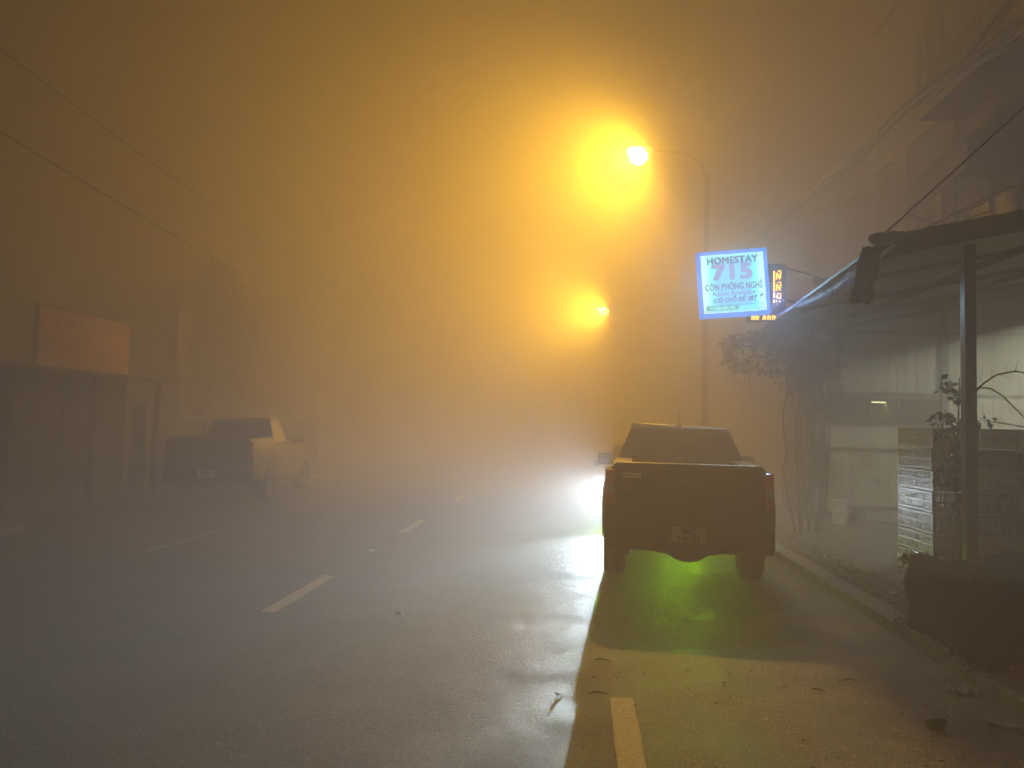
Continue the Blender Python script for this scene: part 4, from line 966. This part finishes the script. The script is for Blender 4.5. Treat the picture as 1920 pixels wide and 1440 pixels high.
win(b, 0, 1.9, 3.4, 4.95, 5.5); win(b, 0, 4.2, 5.3, 5.2, 6.7); win(b, 0, -.6, 1.0, 4.95, 6.7); win(b, 0, 4.2, 5.3, 7.8, 9.4); win(b, 0, 1.4, 3.0, 7.8, 9.4); win(b, 0, -1.0, .5, 7.8, 9.4)
bk = MB(); bk.box((-.75, .9, 7.0), (-.003, 3.5, 7.12))
bk.tube([(-.72, .95, 7.75), (-.72, 3.45, 7.75)], .02, n=6)
for k in range(14): bk.tube([(-.72, .95 + k * .192, 7.12), (-.72, .95 + k * .192, 7.75)], .01, n=4)
bk.build('balcony', 'wood_dark', b)
# further house on the right, lost in fog
b2 = thing('house', (8.2, 19.0, 0), 'dim low house standing behind the street lamp in the fog', 'building')
MB().box((0, 0, 0), (6, 9, 6.2)).build('wall', 'render_wall', b2)
MB().prism([(-.5, 6.2), (6.3, 6.2), (3, 8.0)], -.4, 9.4, 'Y').build('roof', 'shutter', b2)
win(b2, 0, 1.5, 3.0, 1.2, 2.8); win(b2, 0, 5.5, 7.0, 1.2, 2.8); win(b2, 0, 1.5, 3.0, 4.0, 5.4)

# ------------------------------------------------------------------ left side of the street
s = thing('shop', (-10.3, 9.6, 0), 'low dark shop with shutters under the orange billboard', 'shop')
# local: front at x=0 facing +x, y 0..7.4
MB().box((-5, 0, .08), (0, 7.2, 2.72)).build('wall', 'render_wall', s)
MB().prism([(-5.2, 3.2), (.9, 2.55), (.9, 2.62), (-5.2, 3.3)], -.2, 7.4, 'Y').build('roof', 'shutter', s)
for k in range(3):
    so = MB().box((0.003, .3 + k * 2.35, .12), (.05, 2.3 + k * 2.35, 2.3)).build('roller_shutter', 'shutter', s)
    MB().box((.05, .3 + k * 2.35, .12), (.09, 2.3 + k * 2.35, .2)).build('shutter_bar', 'pole_metal', so)
for k in range(4): MB().box((.72, .2 + k * 2.3, .08), (.82, .3 + k * 2.3, 2.56)).build('post', 'wood_dark', s)
bb = thing('billboard', (-10.95, 14.7, 2.72), 'orange shop billboard with dark lettering on the roof of the low shop', 'billboard')
MB().box((-.08, 0, 0), (0, 3.15, 1.27)).build('board', 'billboard', bb)
fr = MB()
for a, b_ in (((-.1, -.05, -.05), (.02, 0, 1.32)), ((-.1, 3.15, -.05), (.02, 3.2, 1.32)), ((-.1, 0, -.05), (.02, 3.15, -.002)), ((-.1, 0, 1.272), (.02, 3.15, 1.32))): fr.box(a, b_)
fr.build('frame', 'wood_dark', bb)
lt = MB()
for (z0, z1, segs) in ((.66, .75, ((.08, 1.75),)), (.50, .59, ((.08, 1.35), (1.9, 2.8))), (.34, .42, ((.08, 1.6), (1.9, 2.5))), (.16, .24, ((1.9, 2.9),))):
    for a, c in segs:
        y = a
        while y < c:
            l_ = rnd.uniform(.06, .2); lt.box((.002, y, z0), (.006, min(c, y + l_), z1)); y += l_ + .025
lt.build('small_print', 'billboard_ink', bb)
text_obj('lettering', 'CƠM NIÊU', 'billboard_ink', bb, (.004, 1.45, .90), .36, rot=(math.pi / 2, 0, math.pi / 2), xs=1.15, bold=.01)
# pale narrow sign and fence beyond the shop
v = thing('vertical_sign', (-10.9, 20.0, 0), 'tall narrow pale sign panel on a pole in front of the tree', 'sign')
MB().box((-.06, 0, 2.95), (0, .75, 4.85), bev=.02).build('panel', 'render_wall', v); MB().tube([(-.03, .35, 0), (-.03, .35, 2.95)], .05, n=8).build('pole', 'pole_metal', v)
g = thing('boundary_wall', (-10.0, 17.0, 0), 'dark boundary wall behind the pale silver pickup', 'wall')
MB().box((-.2, 0, .08), (0, 12, 1.75)).build('wall_panel', 'render_wall', g); MB().box((-.26, -.02, 1.75), (.06, 12.02, 1.83), bev=.01).build('coping', 'kerb', g)
for k in range(5): MB().box((-.3, k * 2.9, .08), (.08, k * 2.9 + .32, 2.05), bev=.01).build('pier', 'render_wall', g)
def tree(loc, blobs, n, size, h, seed, lab):
    t = thing('tree', loc, lab, 'tree'); rnd = random.Random(seed)
    tk = MB(); tk.tube([(0, 0, 0), (.08, 0, h * .3), (-.05, .05, h * .6), (.05, 0, h)], [.2, .15, .11, .06], n=10)
    for k in range(9):
        b_ = rnd.choice(blobs); z0 = h * rnd.uniform(.4, .9)
        tk.tube([(0, 0, z0), (b_[0] * .5 + rnd.uniform(-.2, .2), b_[1] * .5, (z0 + b_[2]) / 2 + .1), (b_[0] + rnd.uniform(-.4, .4), b_[1], b_[2])], [.06, .04, .015], n=6)
    tk.build('trunk', 'bark', t); f = MB(); leaves(f, blobs, n, size, seed=seed); f.build('crown', 'leaf', t)
tree((-11.6, 23.5, 0), [(0, 0, 5.6, .9, .9, 1.3), (-.5, 0, 4.3, 1.1, 1, .9), (.6, .2, 4.5, .9, .9, .9), (.1, 0, 3.4, 1.3, 1.1, .7)], 7500, .16, 4.6, 3, 'bushy tree rising behind the pale silver pickup')
h = thing('house', (-12.5, 27, 0), 'faint two-storey house beyond the tree on the left', 'building')
MB().box((-6, 0, 0), (0, 9, 6.5)).build('wall', 'render_wall', h); win(h, 0, 1.0, 2.6, 1.0, 2.5, side=1); win(h, 0, 4.0, 6, 4, 5.4, side=1)
MB().box((-6.1, -.1, 6.5), (.2, 9.1, 6.75)).build('roof', 'render_pale', h)
h = thing('house', (-12.2, 4.5, 0), 'unlit tall house at the left edge before the billboard', 'building')
MB().box((-6, -9, .09), (0, 4.9, 7.0)).build('wall', 'render_wall', h); win(h, 0, .6, 2.2, 3.9, 5.4, side=1); win(h, 0, 3.0, 4.3, 3.9, 5.4, side=1)
MB().box((-6.1, -9.1, 7.0), (.25, 5.0, 7.2)).build('roof', 'render_pale', h)

# ------------------------------------------------------------------ fog
def haze():
    v = bpy.data.materials.new('fog'); v.use_nodes = True; nt = v.node_tree; nt.nodes.clear()
    o_ = nt.nodes.new('ShaderNodeOutputMaterial'); p = nt.nodes.new('ShaderNodeVolumePrincipled')
    p.inputs['Color'].default_value = FOG_C; p.inputs['Density'].default_value = HAZE_D; p.inputs['Anisotropy'].default_value = HAZE_G
    nt.links.new(p.outputs[0], o_.inputs['Volume'])
    tag(MB().box((-45, -15, -1.9), (45, 129, 26)).build('haze', v), kind='stuff')
haze()
